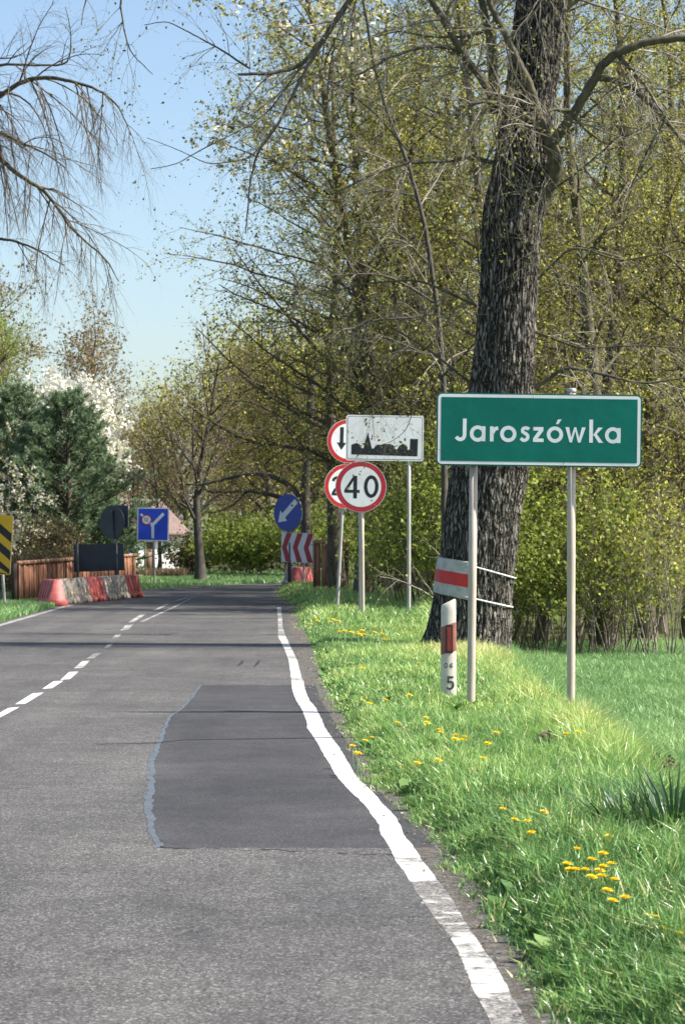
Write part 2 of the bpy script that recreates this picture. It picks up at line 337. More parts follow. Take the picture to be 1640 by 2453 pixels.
# dirt and crumbs along the broken edge
dR = np.stack([redge(np.arange(6, 78, 0.15)) + 0.10, np.arange(6, 78, 0.15)], -1)
dL = dR.copy(); dL[:, 0] -= 0.22 + 0.22 * (fbm(dL[:, 1] * 1.7, dL[:, 1] * 0, 31, 4) - 0.3)
def edge_dirt_mat():
    m, nt, bs = new_mat('crumbled_edge'); n = noise(nt, 16, 6, None, 0.7); g = noise(nt, 75, 3, None, 0.7)
    asp = ramp(nt, g, [(0.36, (0.05, 0.048, 0.046)), (0.64, (0.20, 0.19, 0.175))])
    d = ramp(nt, g, [(0.36, (0.022, 0.019, 0.016)), (0.64, (0.12, 0.098, 0.075))])
    nt.links.new(mix(nt, ramp(nt, n, [(0.42, (0, 0, 0)), (0.55, (1, 1, 1))]), asp, d), bs.inputs['Base Color'])
    bs.inputs['Roughness'].default_value = 0.95; bump(nt, bs, n, 0.9, 0.02); return m
strip(dL, dR, 0.0004, 2, 'road_edge', edge_dirt_mat())

# repaired patch with its bitumen seam and the crack
pl = [G(x, y) for x, y in [(481, 1641), (462, 1668), (439, 1694), (403, 1720), (395, 1745), (388, 1767), (372, 1800), (364, 1830), (361, 1877), (357, 1945), (366, 1997), (382, 2031)]]
pl = resample(np.array(pl)[:, :2], 170); pl[:, 0] += 0.035 * (fbm(pl[:, 1] * 4, pl[:, 1] * 0, 3, 3) - 0.45)
prr = np.stack([redge(pl[:, 1]) - 0.02, pl[:, 1]], -1)
strip(pl, prr, 0.0007, 8, 'road_patch', M['patch'])
pl[:, 0] += .02 * (fbm(pl[:, 1] * 14, pl[:, 1] * 0, 23, 2) - .4); wd = .014 * (fbm(pl[:, 1] * 11, pl[:, 1] * 0, 29, 2)) + 0.026 * fbm(pl[:, 1] * 1.3, pl[:, 1] * 0, 8, 3) * sm(24, 15, pl[:, 1]) + 0.006
strip(np.stack([pl[:, 0] - wd, pl[:, 1]], -1), np.stack([pl[:, 0] + wd, pl[:, 1]], -1), 0.0014, 1, 'patch_seam', M['bitumen'])
b0 = G(382, 2031); b1 = G(960, 2046)
t = np.linspace(0, 1, 110)[:, None]; ln = b0[:2] * (1 - t) + b1[:2] * t; ln[:, 1] += 0.22 * (fbm(t[:, 0] * 14, t[:, 0] * 0, 4) - 0.4)
lw = (.09 * np.clip(fbm(t[:, 0] * 25, t[:, 0] * 0, 19, 3) - .38, 0, 1) + .003)[:, None] * [0, 1]
strip(ln - lw, ln + lw * .5, 0.0014, 1, 'patch_seam', M['crack'])
cr = np.array([G(x, y)[:2] for x, y in [(230, 1783), (383, 1780), (400, 1777), (440, 1773), (560, 1771), (700, 1769), (760, 1768), (840, 1767)]]); cr = resample(cr, 70)
cr[:, 1] += 0.05 * (fbm(cr[:, 0] * 6, cr[:, 0] * 0, 14, 3) - 0.45); cw = (0.012 + 0.05 * sm(-1.7, -1.2, cr[:, 0]) * fbm(cr[:, 0] * 5, cr[:, 0] * 0, 17, 3))[:, None] * [0, 1]
strip(cr - cw, cr + cw, 0.0030, 1, 'road_crack', M['crack'])
for k_, ps in enumerate((((566, 1598), (577, 1590), (583, 1581)), ((606, 1600), (616, 1590), (622, 1580)), ((0, 1628), (40, 1629), (76, 1626)), ((-20, 1886), (40, 1890), (95, 1884)))):
    c_ = resample(np.array([G(*p_)[:2] for p_ in ps]), 24); c_[:, 1] += .05 * (fbm(c_[:, 0] * 7, c_[:, 0] * 0, 60 + k_, 3) - .45); h_w = (.022 if k_ < 2 else .012)
    tn = np.gradient(c_, axis=0); tn /= np.linalg.norm(tn, axis=1)[:, None]; nv = np.stack([-tn[:, 1], tn[:, 0]], -1) * h_w * np.sin(np.linspace(.1, 3.04, 24))[:, None]
    strip(c_ + nv, c_ - nv, 0.0005, 1, 'skid_mark' if k_ < 2 else 'road_crack', M['crack'])
# second, rougher repair near the camera
q = np.array([G(x, y)[:2] for x, y in [(650, 2062), (640, 2090), (655, 2120), (690, 2160), (760, 2196)]]); q = resample(q, 24)
q2 = np.array([G(x, y)[:2] for x, y in [(955, 2062), (975, 2090), (990, 2120), (1020, 2160), (1045, 2196)]]); q2 = resample(q2, 60); q = resample(q, 60); q[:, 0] += .14 * (fbm(q[:, 1] * 3, q[:, 1] * 0, 91, 4) - .45)
strip(q, q2, 0.0007, 4, 'road_patch', asphalt_mat('old_patch_asphalt', (0.04, 0.04, 0.041), (0.105, 0.104, 0.102), (0.26, 0.255, 0.245), 100, 0.008))

def zl(rows, o=(640, 1480), s=2.412):
    a = np.array([G(o[0] + l / s, o[1] + y / s)[:2] for y, l, r in rows]); b = np.array([G(o[0] + r / s, o[1] + y / s)[:2] for y, l, r in rows])
    k = len(rows) * 6; t = np.arange(len(rows)); tt = np.linspace(0, len(rows) - 1, k)
    f = lambda p: np.stack([np.interp(tt, t, p[:, 0]), np.interp(tt, t, p[:, 1])], -1)
    a, b = f(a), f(b)
    a[:, 0] += 0.012 * (fbm(a[:, 1] * 9, a[:, 1] * 0, 41, 3) - 0.45); b[:, 0] += 0.012 * (fbm(b[:, 1] * 9, b[:, 1] * 0, 42, 3) - 0.45)
    return a, b
a, b = zl([(365, 140, 210), (420, 145, 218), (480, 168, 245), (520, 195, 280), (560, 213, 300), (600, 228, 318), (640, 232, 335), (690, 270, 370), (750, 305, 415), (800, 330, 445), (850, 365, 475), (900, 388, 500), (950, 430, 545), (1000, 475, 600), (1050, 530, 645), (1100, 575, 690), (1150, 610, 740), (1200, 648, 768), (1250, 655, 785), (1300, 690, 825), (1350, 715, 860), (1390, 735, 885)])
strip(a, b, 0.0021, 2, 'edge_line', M['line'])
for rows_, mt_ in (([(1389, 734, 884), (1420, 753, 908), (1470, 790, 950), (1520, 822, 985)], 'line_mid'), ([(1520, 822, 985), (1550, 840, 1010), (1650, 910, 1080), (1750, 980, 1140), (1850, 1060, 1200)], 'line_worn'),
                   ([(1850, 1060, 1200), (1900, 1090, 1240), (2000, 1130, 1310), (2100, 1170, 1370), (2170, 1200, 1400)], 'line_mid'), ([(2170, 1200, 1400), (2345, 1290, 1500), (2700, 1450, 1700)], 'line_worn')):
    a, b = zl(rows_); strip(a, b, 0.0014, 2, 'worn_edge_line', M[mt_])
a, b = zl([(-60, 55, 80), (0, 62, 85), (60, 62, 90), (110, 63, 108)]); strip(a, b, 0.0014, 2, 'worn_edge_line', M['line_worn'])
a, b = zl([(110, 63, 108), (180, 100, 140), (250, 125, 175), (340, 137, 195), (366, 140, 208)]); strip(a, b, 0.0014, 2, 'worn_edge_line', M['line_mid'])
# left edge line
yy = np.arange(38, 62, 0.5); lx = ledge(yy) + 0.12
strip(np.stack([lx, yy], -1), np.stack([lx + 0.13, yy], -1), 0.002, 1, 'worn_edge_line', M['line_faint'])
# dashed centre line
def zc(pts): return np.array([G(x / 1.912, 1380 + y / 1.912)[:2] for x, y in pts])
for k, (l, r) in enumerate([(((-60, 660), (40, 605)), ((-10, 655), (92, 600))), (((70, 588), (150, 538)), ((118, 585), (202, 534))), (((195, 517), (245, 483)), ((240, 514), (292, 480))), (((278, 476), (318, 440)), ((322, 472), (360, 438))),
                            (((340, 423), (377, 390)), ((382, 420), (413, 387))), (((396, 380), (428, 356)), ((432, 377), (466, 351))), (((478, 330), (500, 310)), ((498, 328), (522, 308))), (((515, 284), (530, 268)), ((545, 280), (558, 265))),
                            (((552, 249), (575, 226)), ((590, 245), (610, 222))), (((585, 214), (640, 178)), ((615, 210), (668, 175))), (((700, 158), (760, 128)), ((722, 156), (780, 126))), (((790, 116), (850, 98)), ((812, 114), (870, 97)))]):
    strip(resample(zc(l), 6), resample(zc(r), 6), 0.002, 1, 'centre_dash', M['line'] if k < 4 else M['line_worn'])
strip(resample(zc([(640, 210), (700, 182), (780, 148), (885, 94)]), 14), resample(zc([(662, 208), (718, 181), (794, 147), (894, 93)]), 14), 0.002, 1, 'centre_dash', M['line_worn'])

# ------------------------------------------------------------------ grass
rs = np.random.RandomState(7)
def blades(name, x, y, hgt, wid, lean, rnd, mat, z0=None):
    n = len(x); z = (gz(x, y) if z0 is None else z0) - 0.01
    az = rs.uniform(0, 2 * math.pi, n); ld = np.stack([np.cos(az), np.sin(az), np.zeros(n)], -1)
    fa = rs.uniform(0, math.pi, n); sd_ = np.stack([np.cos(fa), np.sin(fa), np.zeros(n)], -1)
    p = np.stack([x, y, z], -1); up = np.array([0, 0, 1.])
    ln = (lean * hgt)[:, None]; h = hgt[:, None]; wd = wid[:, None]
    q1 = p + up * h * 0.55 + ld * ln * 0.28; q2 = p + up * h * (1 - 0.35 * lean[:, None]) + ld * ln
    v = np.stack([p - sd_ * wd, p + sd_ * wd, q1 + sd_ * wd * 0.85, q1 - sd_ * wd * 0.85, q2], 1).reshape(-1, 3)
    b = np.arange(n)[:, None] * 5
    mb = MB(); ra = np.repeat(np.clip(rnd, 0, 1), 5)
    mb.add(v, b + np.array([[0, 1, 2, 3]]), 0, ra)
    mb.f.append((b + np.array([[3, 2, 4]]), 0))
    return tag(mb.build(name, mat), kind='stuff')
def verge_pts(n, y0, y1, xr=2.3, ex=0.3):
    y = y0 + (y1 - y0) * rs.rand(n); e = redge(y)
    x = e - 0.09 + (np.minimum(xr, 0.137 * y + ex) - e + 0.09) * rs.rand(n)
    k = (x - e) > 0.26 * (fbm(y * 2.2, y * 0, 77, 4) - .42) + .12 * rs.rand(n) - 0.06
    return x[k], y[k]
def verge(n, y0, y1, hs, wd, xr=2.3, ex=0.3):
    x, y = verge_pts(n, y0, y1, xr, ex)
    if ex > 1: k = x > .137 * y + .2; x, y = x[k], y[k]
    m = len(x); e = redge(y)
    pat = fbm(x * 1.1, y * 0.7, 51, 3); edge = sm(0, 0.5, x - e)
    tree = np.exp(-(((x - 1.7) / 1.0) ** 2 + ((y - 31) / 4) ** 2)); ridge = np.exp(-((x - 1.75) / .3) ** 2) * sm(12, 18, y); fine = fbm(x * 5, y * 3, 52, 3)
    h = hs * (0.45 + 0.75 * edge) * (0.55 + 0.9 * rs.rand(m)) * (0.6 + 0.9 * pat) * (1 + 0.5 * tree + 0.45 * ridge) * (1 - .55 * np.exp(-((x - 1.1) / .45) ** 2 - ((y - 21.3) / 1.6) ** 2)) * (0.55 + 1.0 * fine)
    r = 0.34 + 0.75 * (pat - 0.45) + 0.5 * (fine - .45) + 0.36 * (rs.rand(m) - 0.3) + 0.26 * tree + 0.22 * ridge - 0.10 * sm(22, 12, y) + 0.12 * sm(26, 18, y) * 0 
    r = np.where(rs.rand(m) < 0.07, rs.uniform(0.86, 1, m), r)
    return x, y, h, wd * (0.6 + 0.8 * rs.rand(m)), 0.15 + 0.85 * rs.rand(m) ** 1.3, r
parts = [verge(60000, 6.8, 14, 0.165, 0.0044), verge(85000, 14, 21, 0.125, 0.0046), verge(95000, 21, 42, 0.095, 0.0055), verge(46000, 42, 80, 0.15, 0.009)]
ta = rs.uniform(0, 6.28, 2600); tr_ = .62 + .5 * rs.rand(2600) ** 1.5
parts.append(verge(16000, 5.5, 16, .16, .0046, 3.2, 1.4))
parts.append((1.80 + tr_ * np.cos(ta), 36 + tr_ * np.sin(ta), .06 + .17 * rs.rand(2600), np.full(2600, .006), .2 + .7 * rs.rand(2600), .35 + .5 * rs.rand(2600)))
blades('verge_grass', *[np.concatenate(c) for c in zip(*parts)], M['grass'])
# the lower meadow beyond the verge
n = 150000; y = 14 + 42 * rs.rand(n) ** 0.8; x = 2.0 + (0.14 * y + 0.8 - 2.0) * rs.rand(n); k = x > 2.0
x, y = x[k], y[k]; pat = fbm(x * 0.8, y * 0.5, 61, 3)
blades('meadow_grass', x, y, (0.10 + 0.16 * rs.rand(len(x))) * (0.6 + 0.9 * pat), 0.0055 * (0.6 + 0.8 * rs.rand(len(x))), 0.2 + 0.7 * rs.rand(len(x)), 0.5 + 0.9 * (pat - 0.45) + 0.5 * (rs.rand(len(x)) - 0.5), M['meadow'])
n = 60000; y = 8 + 46 * rs.rand(n) ** 0.8; x = .14 * y + .7 + 4.0 * rs.rand(n); k = x > 2.0; x, y = x[k], y[k]; pat = fbm(x * 0.8, y * 0.5, 61, 3)
blades('meadow_grass', x, y, (0.10 + 0.16 * rs.rand(len(x))) * (0.6 + 0.9 * pat), 0.0065 * (0.6 + 0.8 * rs.rand(len(x))), 0.2 + 0.7 * rs.rand(len(x)), 0.5 + 0.9 * (pat - 0.45) + 0.5 * (rs.rand(len(x)) - 0.5), M['meadow'])
n = 26000; y = 46 + 28 * rs.rand(n); x = ledge(y) - 0.02 - 2.6 * rs.rand(n)
x1, y1 = x, y
n = 60000; y = 75 + 40 * rs.rand(n); x = -9.5 + 9 * rs.rand(n); k = (x < np.interp(y, LE[11:, 1], LE[11:, 0]) - 0.05)
x = np.concatenate([x1, x[k]]); y = np.concatenate([y1, y[k]]); pat = fbm(x * 0.6, y * 0.3, 71, 3)
blades('far_verge_grass', x, y, (0.10 + 0.14 * rs.rand(len(x))) * (0.6 + 0.9 * pat), 0.012 * (0.6 + 0.8 * rs.rand(len(x))), 0.2 + 0.7 * rs.rand(len(x)), 0.45 + 0.9 * (pat - 0.45) + 0.5 * (rs.rand(len(x)) - 0.5), M['meadow'])

# dry leaves and crumbs along the broken road edge, broad-leaved weeds low in the verge
def flat_bits(name, x, y, z, size, tilt, mat, rnd):
    n = len(x); a = rs.normal(0, 1, (n, 3)); a[:, 2] *= tilt; a /= np.linalg.norm(a, axis=1)[:, None]
    b = np.cross(a, np.stack([rs.normal(0, tilt, n), rs.normal(0, tilt, n), np.ones(n)], -1)); b /= np.linalg.norm(b, axis=1)[:, None]
    p = np.stack([x, y, z], -1); s_ = size[:, None]
    v = np.stack([p - a * s_ * .5, p + b * s_ * .3, p + a * s_ * .5, p - b * s_ * .3], 1).reshape(-1, 3)
    mb = MB(); mb.add(v, np.arange(n)[:, None] * 4 + np.array([[0, 1, 2, 3]]), 0, np.repeat(rnd, 4)); return tag(mb.build(name, mat), kind='stuff')
n = 2600; y = 7 + 60 * rs.rand(n) ** 1.5; x = redge(y) + .06 - .30 * np.abs(rs.normal(0, .45, n))
flat_bits('edge_litter', x, y, .006 + .008 * rs.rand(n), .009 + .022 * rs.rand(n) ** 3, .25, leaf_mat('litter_bits', [(0.0, (.03, .025, .02)), (0.5, (.14, .10, .06)), (0.8, (.30, .22, .13)), (1.0, (.45, .42, .36))], .1), rs.rand(n))
wv, wr = [], []
for k in range(330):
    yc = 8 + 26 * rs.rand() ** 1.3; xc = redge(yc) + .1 + (min(2.0, .137 * yc + .2) - redge(yc) - .1) * rs.rand(); zc_ = float(gz(xc, yc)); hue = rs.rand()
    for j in range(rs.randint(6, 12)):
        az = rs.rand() * 6.28; o_ = np.array([math.cos(az), math.sin(az), 0]); l = rs.uniform(.07, .16); up_ = rs.uniform(.35, 1.0); sd_ = np.array([-o_[1], o_[0], 0]) * l * .17
        c = np.array([xc, yc, zc_]); q = [c + o_ * l * t * .8 + np.array([0, 0, l * up_ * t * (1.3 - .6 * t)]) for t in (0.02, .35, .7, 1)]
        wv += [q[0], q[1] + sd_, q[2] + sd_ * 1.1, q[3], q[2] - sd_ * 1.1, q[1] - sd_]; wr += [np.clip(hue * .6 + .4 * rs.rand(), 0, 1)] * 6
mb = MB(); wv = np.array(wv); mb.add(wv, np.arange(len(wv) // 6)[:, None] * 6 + np.array([[0, 1, 2, 3, 4, 5]]), 0, np.array(wr))
tag(mb.build('verge_weeds', leaf_mat('weed_leaves', [(0.0, (.05, .12, .035)), (0.6, (.12, .24, .06)), (1.0, (.25, .36, .12))], .25, .4, .4)), kind='stuff')

# ------------------------------------------------------------------ flat shapes for signs (u right, v up)
def circ(cx, cy, rx, ry=None, n=40): 
    ry = ry or rx; return [(cx + rx * math.cos(t), cy + ry * math.sin(t)) for t in np.linspace(0, 2 * math.pi, n, endpoint=False)]
def rrect(wd, h, r, n=5):
    o = []
    for sx, sy, a0 in ((1, 1, 0), (-1, 1, 90), (-1, -1, 180), (1, -1, 270)):
        for k in range(n + 1):
            t = math.radians(a0 + 90 * k / n); o.append((sx * (wd / 2 - r) + r * math.cos(t), sy * (h / 2 - r) + r * math.sin(t)))
    return o
def bar(x0, y0, x1, y1, wd):
    dx, dy = x1 - x0, y1 - y0; l = math.hypot(dx, dy); nx_, ny_ = -dy / l * wd / 2, dx / l * wd / 2
    return [(x0 - nx_, y0 - ny_), (x1 - nx_, y1 - ny_), (x1 + nx_, y1 + ny_), (x0 + nx_, y0 + ny_)]
def band(cx, cy, rx, ry, wd, a0, a1, n=24):            # an arc stroke, as one polygon
    T = np.radians(np.linspace(a0, a1, n))
    return [(cx + rx * math.cos(t), cy + ry * math.sin(t)) for t in T] + [(cx + (rx - wd) * math.cos(t), cy + (ry - wd) * math.sin(t)) for t in T[::-1]]
def ring(cx, cy, rx, ry, wd): return [band(cx, cy, rx, ry, wd, 0, 180), band(cx, cy, rx, ry, wd, 180, 360)]
def path(pts, wd):                                     # a stroke along points as one polygon
    p = np.array(pts, float); t = np.gradient(p, axis=0); t /= np.linalg.norm(t, axis=1)[:, None]; nn = np.stack([-t[:, 1], t[:, 0]], -1) * wd / 2
    return [tuple(q) for q in p + nn] + [tuple(q) for q in (p - nn)[::-1]]
def xf(polys, s, dx, dy): return [[(dx + s * u, dy + s * v) for u, v in p] for p in polys]

class Plate:
    """a sign plate with its face, border and lettering in one mesh; front towards -y"""
    def __init__(s, outline, th=0.025, front=0, rim=1, back=2):
        s.mb = MB(); s.k = 0; n = len(outline)
        v = [(u, -th / 2, w_) for u, w_ in outline] + [(u, th / 2, w_) for u, w_ in outline]
        s.mb.faces(v, [list(range(n))], front); s.mb.faces(v, [list(range(2 * n - 1, n - 1, -1))], back)
        s.mb.faces(v, [[i, i + n, (i + 1) % n + n, (i + 1) % n] for i in range(n)], rim); s.y = -th / 2
    def lay(s, polys, m, step=0.0012):
        s.y -= step
        for p in polys:
            s.k += 1; y = s.y - 0.00025 * (s.k % 4)
            a = sum(p[i][0] * p[(i + 1) % len(p)][1] - p[(i + 1) % len(p)][0] * p[i][1] for i in range(len(p)))
            q = p if a > 0 else p[::-1]
            s.mb.faces([(u, y, v) for u, v in q], [list(range(len(q)))], m)
        return s
    def build(s, name, mats, parent, loc, roll=0.0, yaw=0.0, pitch=0.0):
        o = s.mb.build(name, mats, parent); o.location = [float(c) for c in loc]
        o.rotation_euler = (pitch, roll, yaw); return o
def post(parent, name, base, top, r, mat, k=14, cap=None, sink=0.25):
    b = np.asarray(base, float); t = np.asarray(top, float); d = nrm(t - b)
    mb = MB(); mb.tube([b - d * sink, b, b + (t - b) * 0.5, t], r, k)
    o = mb.build(name, mat, parent, smooth=False)
    for p_ in o.data.polygons: p_.use_smooth = len(p_.vertices) == 4
    if cap:
        c = MB(); c.tube([t - d * 0.02, t + d * 0.012, t + d * 0.022], [r * 1.12, r * 1.12, r * 0.8], k); c.build('post_cap', cap, o)
    return o

# --- town sign
D = 22.0; S = F / D
c0 = P(1290, 1030.5, D); base = np.array([c0[0], D, 0.02])
t = empty('town_sign', base, 'green town name sign reading Jaroszówka on two beige posts in the grass', 'road sign')
W_, H_ = 1.80, 0.638
zs = 1 / (3.0745 * S)
def L(polys, ox, oy): return [[((u + ox) * zs, (v + oy) * zs) for u, v in p] for p in polys]
T = 27; xh = 114
def o_(x0, x1, h=120): r = (x1 - x0) / 2; return ring(x0 + r, h / 2 - 4, r, h / 2, T)
lets = []
BL = -86
lets += L([path([(72, 165), (72, 60), (72, 45), (69, 32), (62, 20), (50, 13), (36, 12), (22, 18), (10, 30)], T)], 150 - 770, BL)
lets += L(o_(0, 116), 260 - 770, BL) + L([[(88, 0), (115, 0), (115, 110), (88, 110)]], 260 - 770, BL)
lets += L([[(0, 0), (T, 0), (T, 110), (0, 110)], path([(20, 62), (26, 78), (36, 90), (47, 96), (60, 98)], T)], 408 - 770, BL)
lets += L(o_(0, 120), 483 - 770, BL)
sp = [(68, 92), (58, 100), (42, 102), (28, 99), (20, 88), (22, 74), (33, 66), (48, 58), (58, 48), (60, 34), (54, 20), (40, 11), (24, 12), (8, 26)]
lets += L([path(sp, T - 2)], 627 - 770, BL)
lets += L([[(2, 110), (76, 110), (76, 84), (2, 84)], [(0, 0), (78, 0), (78, 26), (0, 26)], [(0, 26), (34, 26), (76, 84), (42, 84)]], 725 - 770, BL)
lets += L(o_(0, 120), 826 - 770, BL) + L([[(66, 133), (84, 133), (108, 168), (80, 168)]], 826 - 770, BL)
lets += L([[(0, 112), (28, 112), (50, 0), (32, 0)], [(32, 0), (50, 0), (80, 112), (66, 112)], [(66, 112), (80, 112), (112, 0), (94, 0)], [(94, 0), (112, 0), (150, 112), (122, 112)]], 962 - 770, BL)
lets += L([[(0, 0), (T, 0), (T, 170), (0, 170)], [(T - 2, 50), (66, 112), (100, 112), (50, 58)], [(30, 62), (48, 74), (104, 0), (70, 0)]], 1138 - 770, BL)
lets += L(o_(0, 116), 1254 - 770, BL) + L([[(88, 0), (115, 0), (115, 110), (88, 110)]], 1254 - 770, BL)
lets = [[(u, v - 0.002) for u, v in p] for p in lets]
pl_ = Plate(rrect(W_, H_, 0.045), 0.03, 1, 3, 2)
pl_.lay([rrect(W_ - 0.012, H_ - 0.012, 0.042)], 1).lay([rrect(W_ - 0.024, H_ - 0.024, 0.036)], 0).lay([rrect(W_ - 0.078, H_ - 0.078, 0.006)], 1).lay(lets, 0)
# small dents and scratches of the face
pl_.lay([bar(-0.585, -0.132, -0.572, -0.140, 0.006), bar(-0.70, -0.245, -0.69, -0.225, 0.003), bar(-0.60, -0.246, -0.56, -0.243, 0.003), bar(-0.885, -0.18, -0.80, -0.205, 0.002), bar(0.215, -0.300, 0.217, -0.272, 0.003), bar(-0.06, 0.275, -0.058, 0.30, 0.003)], 4)
pl_.build('sign_panel', [M['white'], M['green'], M['back'], M['steel'], M['ink']], t, c0 - base, math.radians(0.75), math.radians(0.5))
for bx, by, tx, tz, dd in ((1128, 1712, 1134, 1075, 0.045), (1368, 1690, 1368, 936, 0.045)):
    z0 = H + (HY - by) / F * (D + dd); b_ = np.array([(bx - CX) / S, D + dd + 0.03, z0]); t_ = P(tx, tz, D + dd + 0.03)
    post(t, 'post', b_ - base, t_ - base, 0.037, M['post'], cap=M['steel'] if tz < 1000 else None)
br = MB()
for zz in (-0.2, 0.2): br.box((-0.86, 0.016, zz - 0.02), (0.86, 0.034, zz + 0.02))
o = br.build('bracket', M['steel'], t); o.location = [float(c) for c in c0 - base]; o.rotation_euler = (0, math.radians(0.75), math.radians(2.5))

# --- built-up area sign
D = 48.0; S = F / D
c0 = P(921, 1049.5, D); base = np.array([c0[0], D, gz(c0[0], D)])
t = empty('built_up_area_sign', base, 'white sign with a black town skyline on grey posts', 'road sign')
W_, H_ = 186 / S, 109 / S
u_ = lambda pts: [((760 + x / 5.807 - 921) / S, -(980 + y / 5.807 - 1049.5) / S) for x, y in pts]
skyl = u_([(472, 637), (472, 500), (545, 475), (610, 510), (610, 547), (643, 547), (650, 500), (700, 325), (745, 500), (755, 550), (785, 550), (790, 537), (830, 495), (900, 497), (905, 485), (1000, 485), (1030, 490), (1065, 510), (1075, 555), (1110, 555), (1135, 515), (1185, 475), (1253, 517), (1253, 560), (1285, 560), (1290, 408), (1397, 410), (1393, 652)])
Plate(rrect(W_, H_, 0.05), 0.03, 0, 3, 2).lay([rrect(W_ - 0.05, H_ - 0.05, 0.04)], 1).lay([rrect(W_ - 0.068, H_ - 0.068, 0.034)], 0).lay([skyl], 1).build('sign_panel', [M['white'], M['black'], M['back'], M['steel']], t, c0 - base, math.radians(0.7), math.radians(3))
for px in (863, 979):
    x = (px - CX) / S; post(t, 'post', np.array([x, D + 0.06, gz(x, D)]) - base, P(px, 1000, D + 0.06) - base, 0.036, M['post_grey'])

def disc_sign(parent, c, r, ringw, ringm, face, extra, mats, yaw=0.0, roll=0.0):
    p = Plate(circ(0, 0, r, n=56), 0.025, 0, 3, 2).lay([circ(0, 0, r * 0.985, n=56)], ringm).lay([circ(0, 0, r - ringw, n=56)], face)
    for polys, m in extra: p.lay(polys, m)
    return p.build('sign_panel', mats, parent, c, roll, yaw)
# digits in a unit box: height 1
def four(): return [[(0.40, 0), (0.565, 0), (0.565, 1), (0.40, 1)], [(0.0, 0.24), (0.68, 0.24), (0.68, 0.38), (0.0, 0.38)], [(0.0, 0.38), (0.14, 0.36), (0.52, 0.98), (0.40, 1.0)]]
def zero(): return ring(0.32, 0.5, 0.325, 0.5, 0.155)
def two(): return [path([(0.07, 0.74), (0.10, 0.85), (0.20, 0.92), (0.32, 0.93), (0.44, 0.90), (0.51, 0.80), (0.50, 0.68), (0.42, 0.55), (0.30, 0.42), (0.16, 0.26), (0.07, 0.10)], 0.15), [(0.0, 0), (0.6, 0), (0.6, 0.14), (0.0, 0.14)]]
def one(): return [[(0.16, 0), (0.30, 0), (0.30, 1), (0.16, 1)], [(0.0, 0.72), (0.05, 0.62), (0.2, 0.85), (0.2, 1.0)]]
def five(): return [[(0.08, 0.86), (0.52, 0.86), (0.52, 1.0), (0.08, 1.0)], [(0.06, 0.5), (0.20, 0.5), (0.22, 0.9), (0.08, 0.9)], path([(0.10, 0.54), (0.22, 0.60), (0.36, 0.60), (0.48, 0.52), (0.52, 0.36), (0.47, 0.20), (0.34, 0.09), (0.20, 0.08), (0.04, 0.16)], 0.15)]
SM = [M['white'], M['red'], M['back'], M['steel'], M['black'], M['red_deep']]
# --- 40
D = 46.6; S = F / D; c0 = P(864, 1166, D); base = np.array([(869 - CX) / S, D, gz((869 - CX) / S, D)])
t = empty('speed_limit_sign', base, 'round speed limit sign with a red ring and black 40 on a beige post', 'road sign')
hgt = 54 / S
disc_sign(t, c0 - base, 61 / S, 12.5 / S, 5, 0, [(xf(four(), hgt, -39.5 / S, -28 / S) + xf(zero(), hgt, 7.5 / S, -26 / S), 4)], SM, math.radians(2), math.radians(1))
post(t, 'post', (0, 0.05, 0), P(866, 1140, D + 0.05) - base, 0.035, M['post'])
# --- leaning post with two round signs
D = 50.5; S = F / D; base = np.array([(807 - CX) / S, D, gz((807 - CX) / S, D)])
t = empty('priority_sign', base, 'leaning post with two red ringed signs, one with arrows, behind the 40 sign', 'road sign')
top = P(829, 1040, D + 0.06) - base
arr = lambda s_, x: [[(x - 4.6, s_ * -4), (x + 4.6, s_ * -4), (x + 4.6, s_ * 33), (x - 4.6, s_ * 33)], [(x - 12, s_ * -4), (x + 12, s_ * -4), (x, s_ * -22)]]
disc_sign(t, P(834, 1057, D) - base, 52.5 / S, 10 / S, 1, 0, [(xf(arr(1, -17), 1 / S, 0, 0), 4), (xf(arr(-1, 17), 1 / S, 0, 0), 1)], SM, math.radians(14), math.radians(2))
disc_sign(t, P(828, 1165, D) - base, 53 / S, 10 / S, 1, 0, [(xf(two(), 46 / S, -35 / S, -23 / S) + xf(zero(), 46 / S, 4 / S, -23 / S), 4)], SM, math.radians(14), math.radians(2))
post(t, 'post', (0, 0.06, 0), top, 0.033, M['post_grey'])
# --- keep left + chevron board
D = 78.0; S = F / D; base = np.array([(692 - CX) / S, D, 0.0])
t = empty('keep_left_sign', base, 'round blue sign with a white arrow pointing down left, above the chevron board', 'road sign')
yaw = math.radians(-40)
aw = [[(-0.30, -0.30), (-0.02, -0.24), (-0.24, 0.06)], bar(-0.16, -0.12, 0.26, 0.36, 0.15)]
aw = [[(u * 1.30, v * 1.05) for u, v in p] for p in aw]
Plate(circ(0, 0, 0.585, n=56), 0.025, 0, 3, 2).lay(aw, 1).build('sign_panel', [M['blue'], M['white'], M['back'], M['steel']], t, P(690, 1228, D) - base, math.radians(2), yaw)
post(t, 'post', (0, 0.06, 0), P(691, 1200, D + 0.06) - base, 0.04, M['wood_dark'])
D = 77.4; S = F / D; base = np.array([(712 - CX) / S, D, 0.0])
t = empty('chevron_board', base, 'red and white chevron board pointing left, below the blue arrow sign', 'road sign')
cb = Plate([(-0.58, -0.46), (0.58, -0.46), (0.58, 0.46), (-0.58, 0.46)], 0.03, 0, 3, 2)
for k in range(3):
    x = -0.50 + k * 0.40
    cb.lay([[(x - 0.06, 0.0), (x + 0.12, 0.0), (x + 0.30, 0.45), (x + 0.10, 0.45)], [(x - 0.06, 0.0), (x + 0.10, -0.45), (x + 0.30, -0.45), (x + 0.12, 0.0)]], 1)
cb.build('sign_panel', [M['white'], M['red_deep'], M['back'], M['steel']], t, P(712, 1312, D) - base, math.radians(1.5), math.radians(-32))
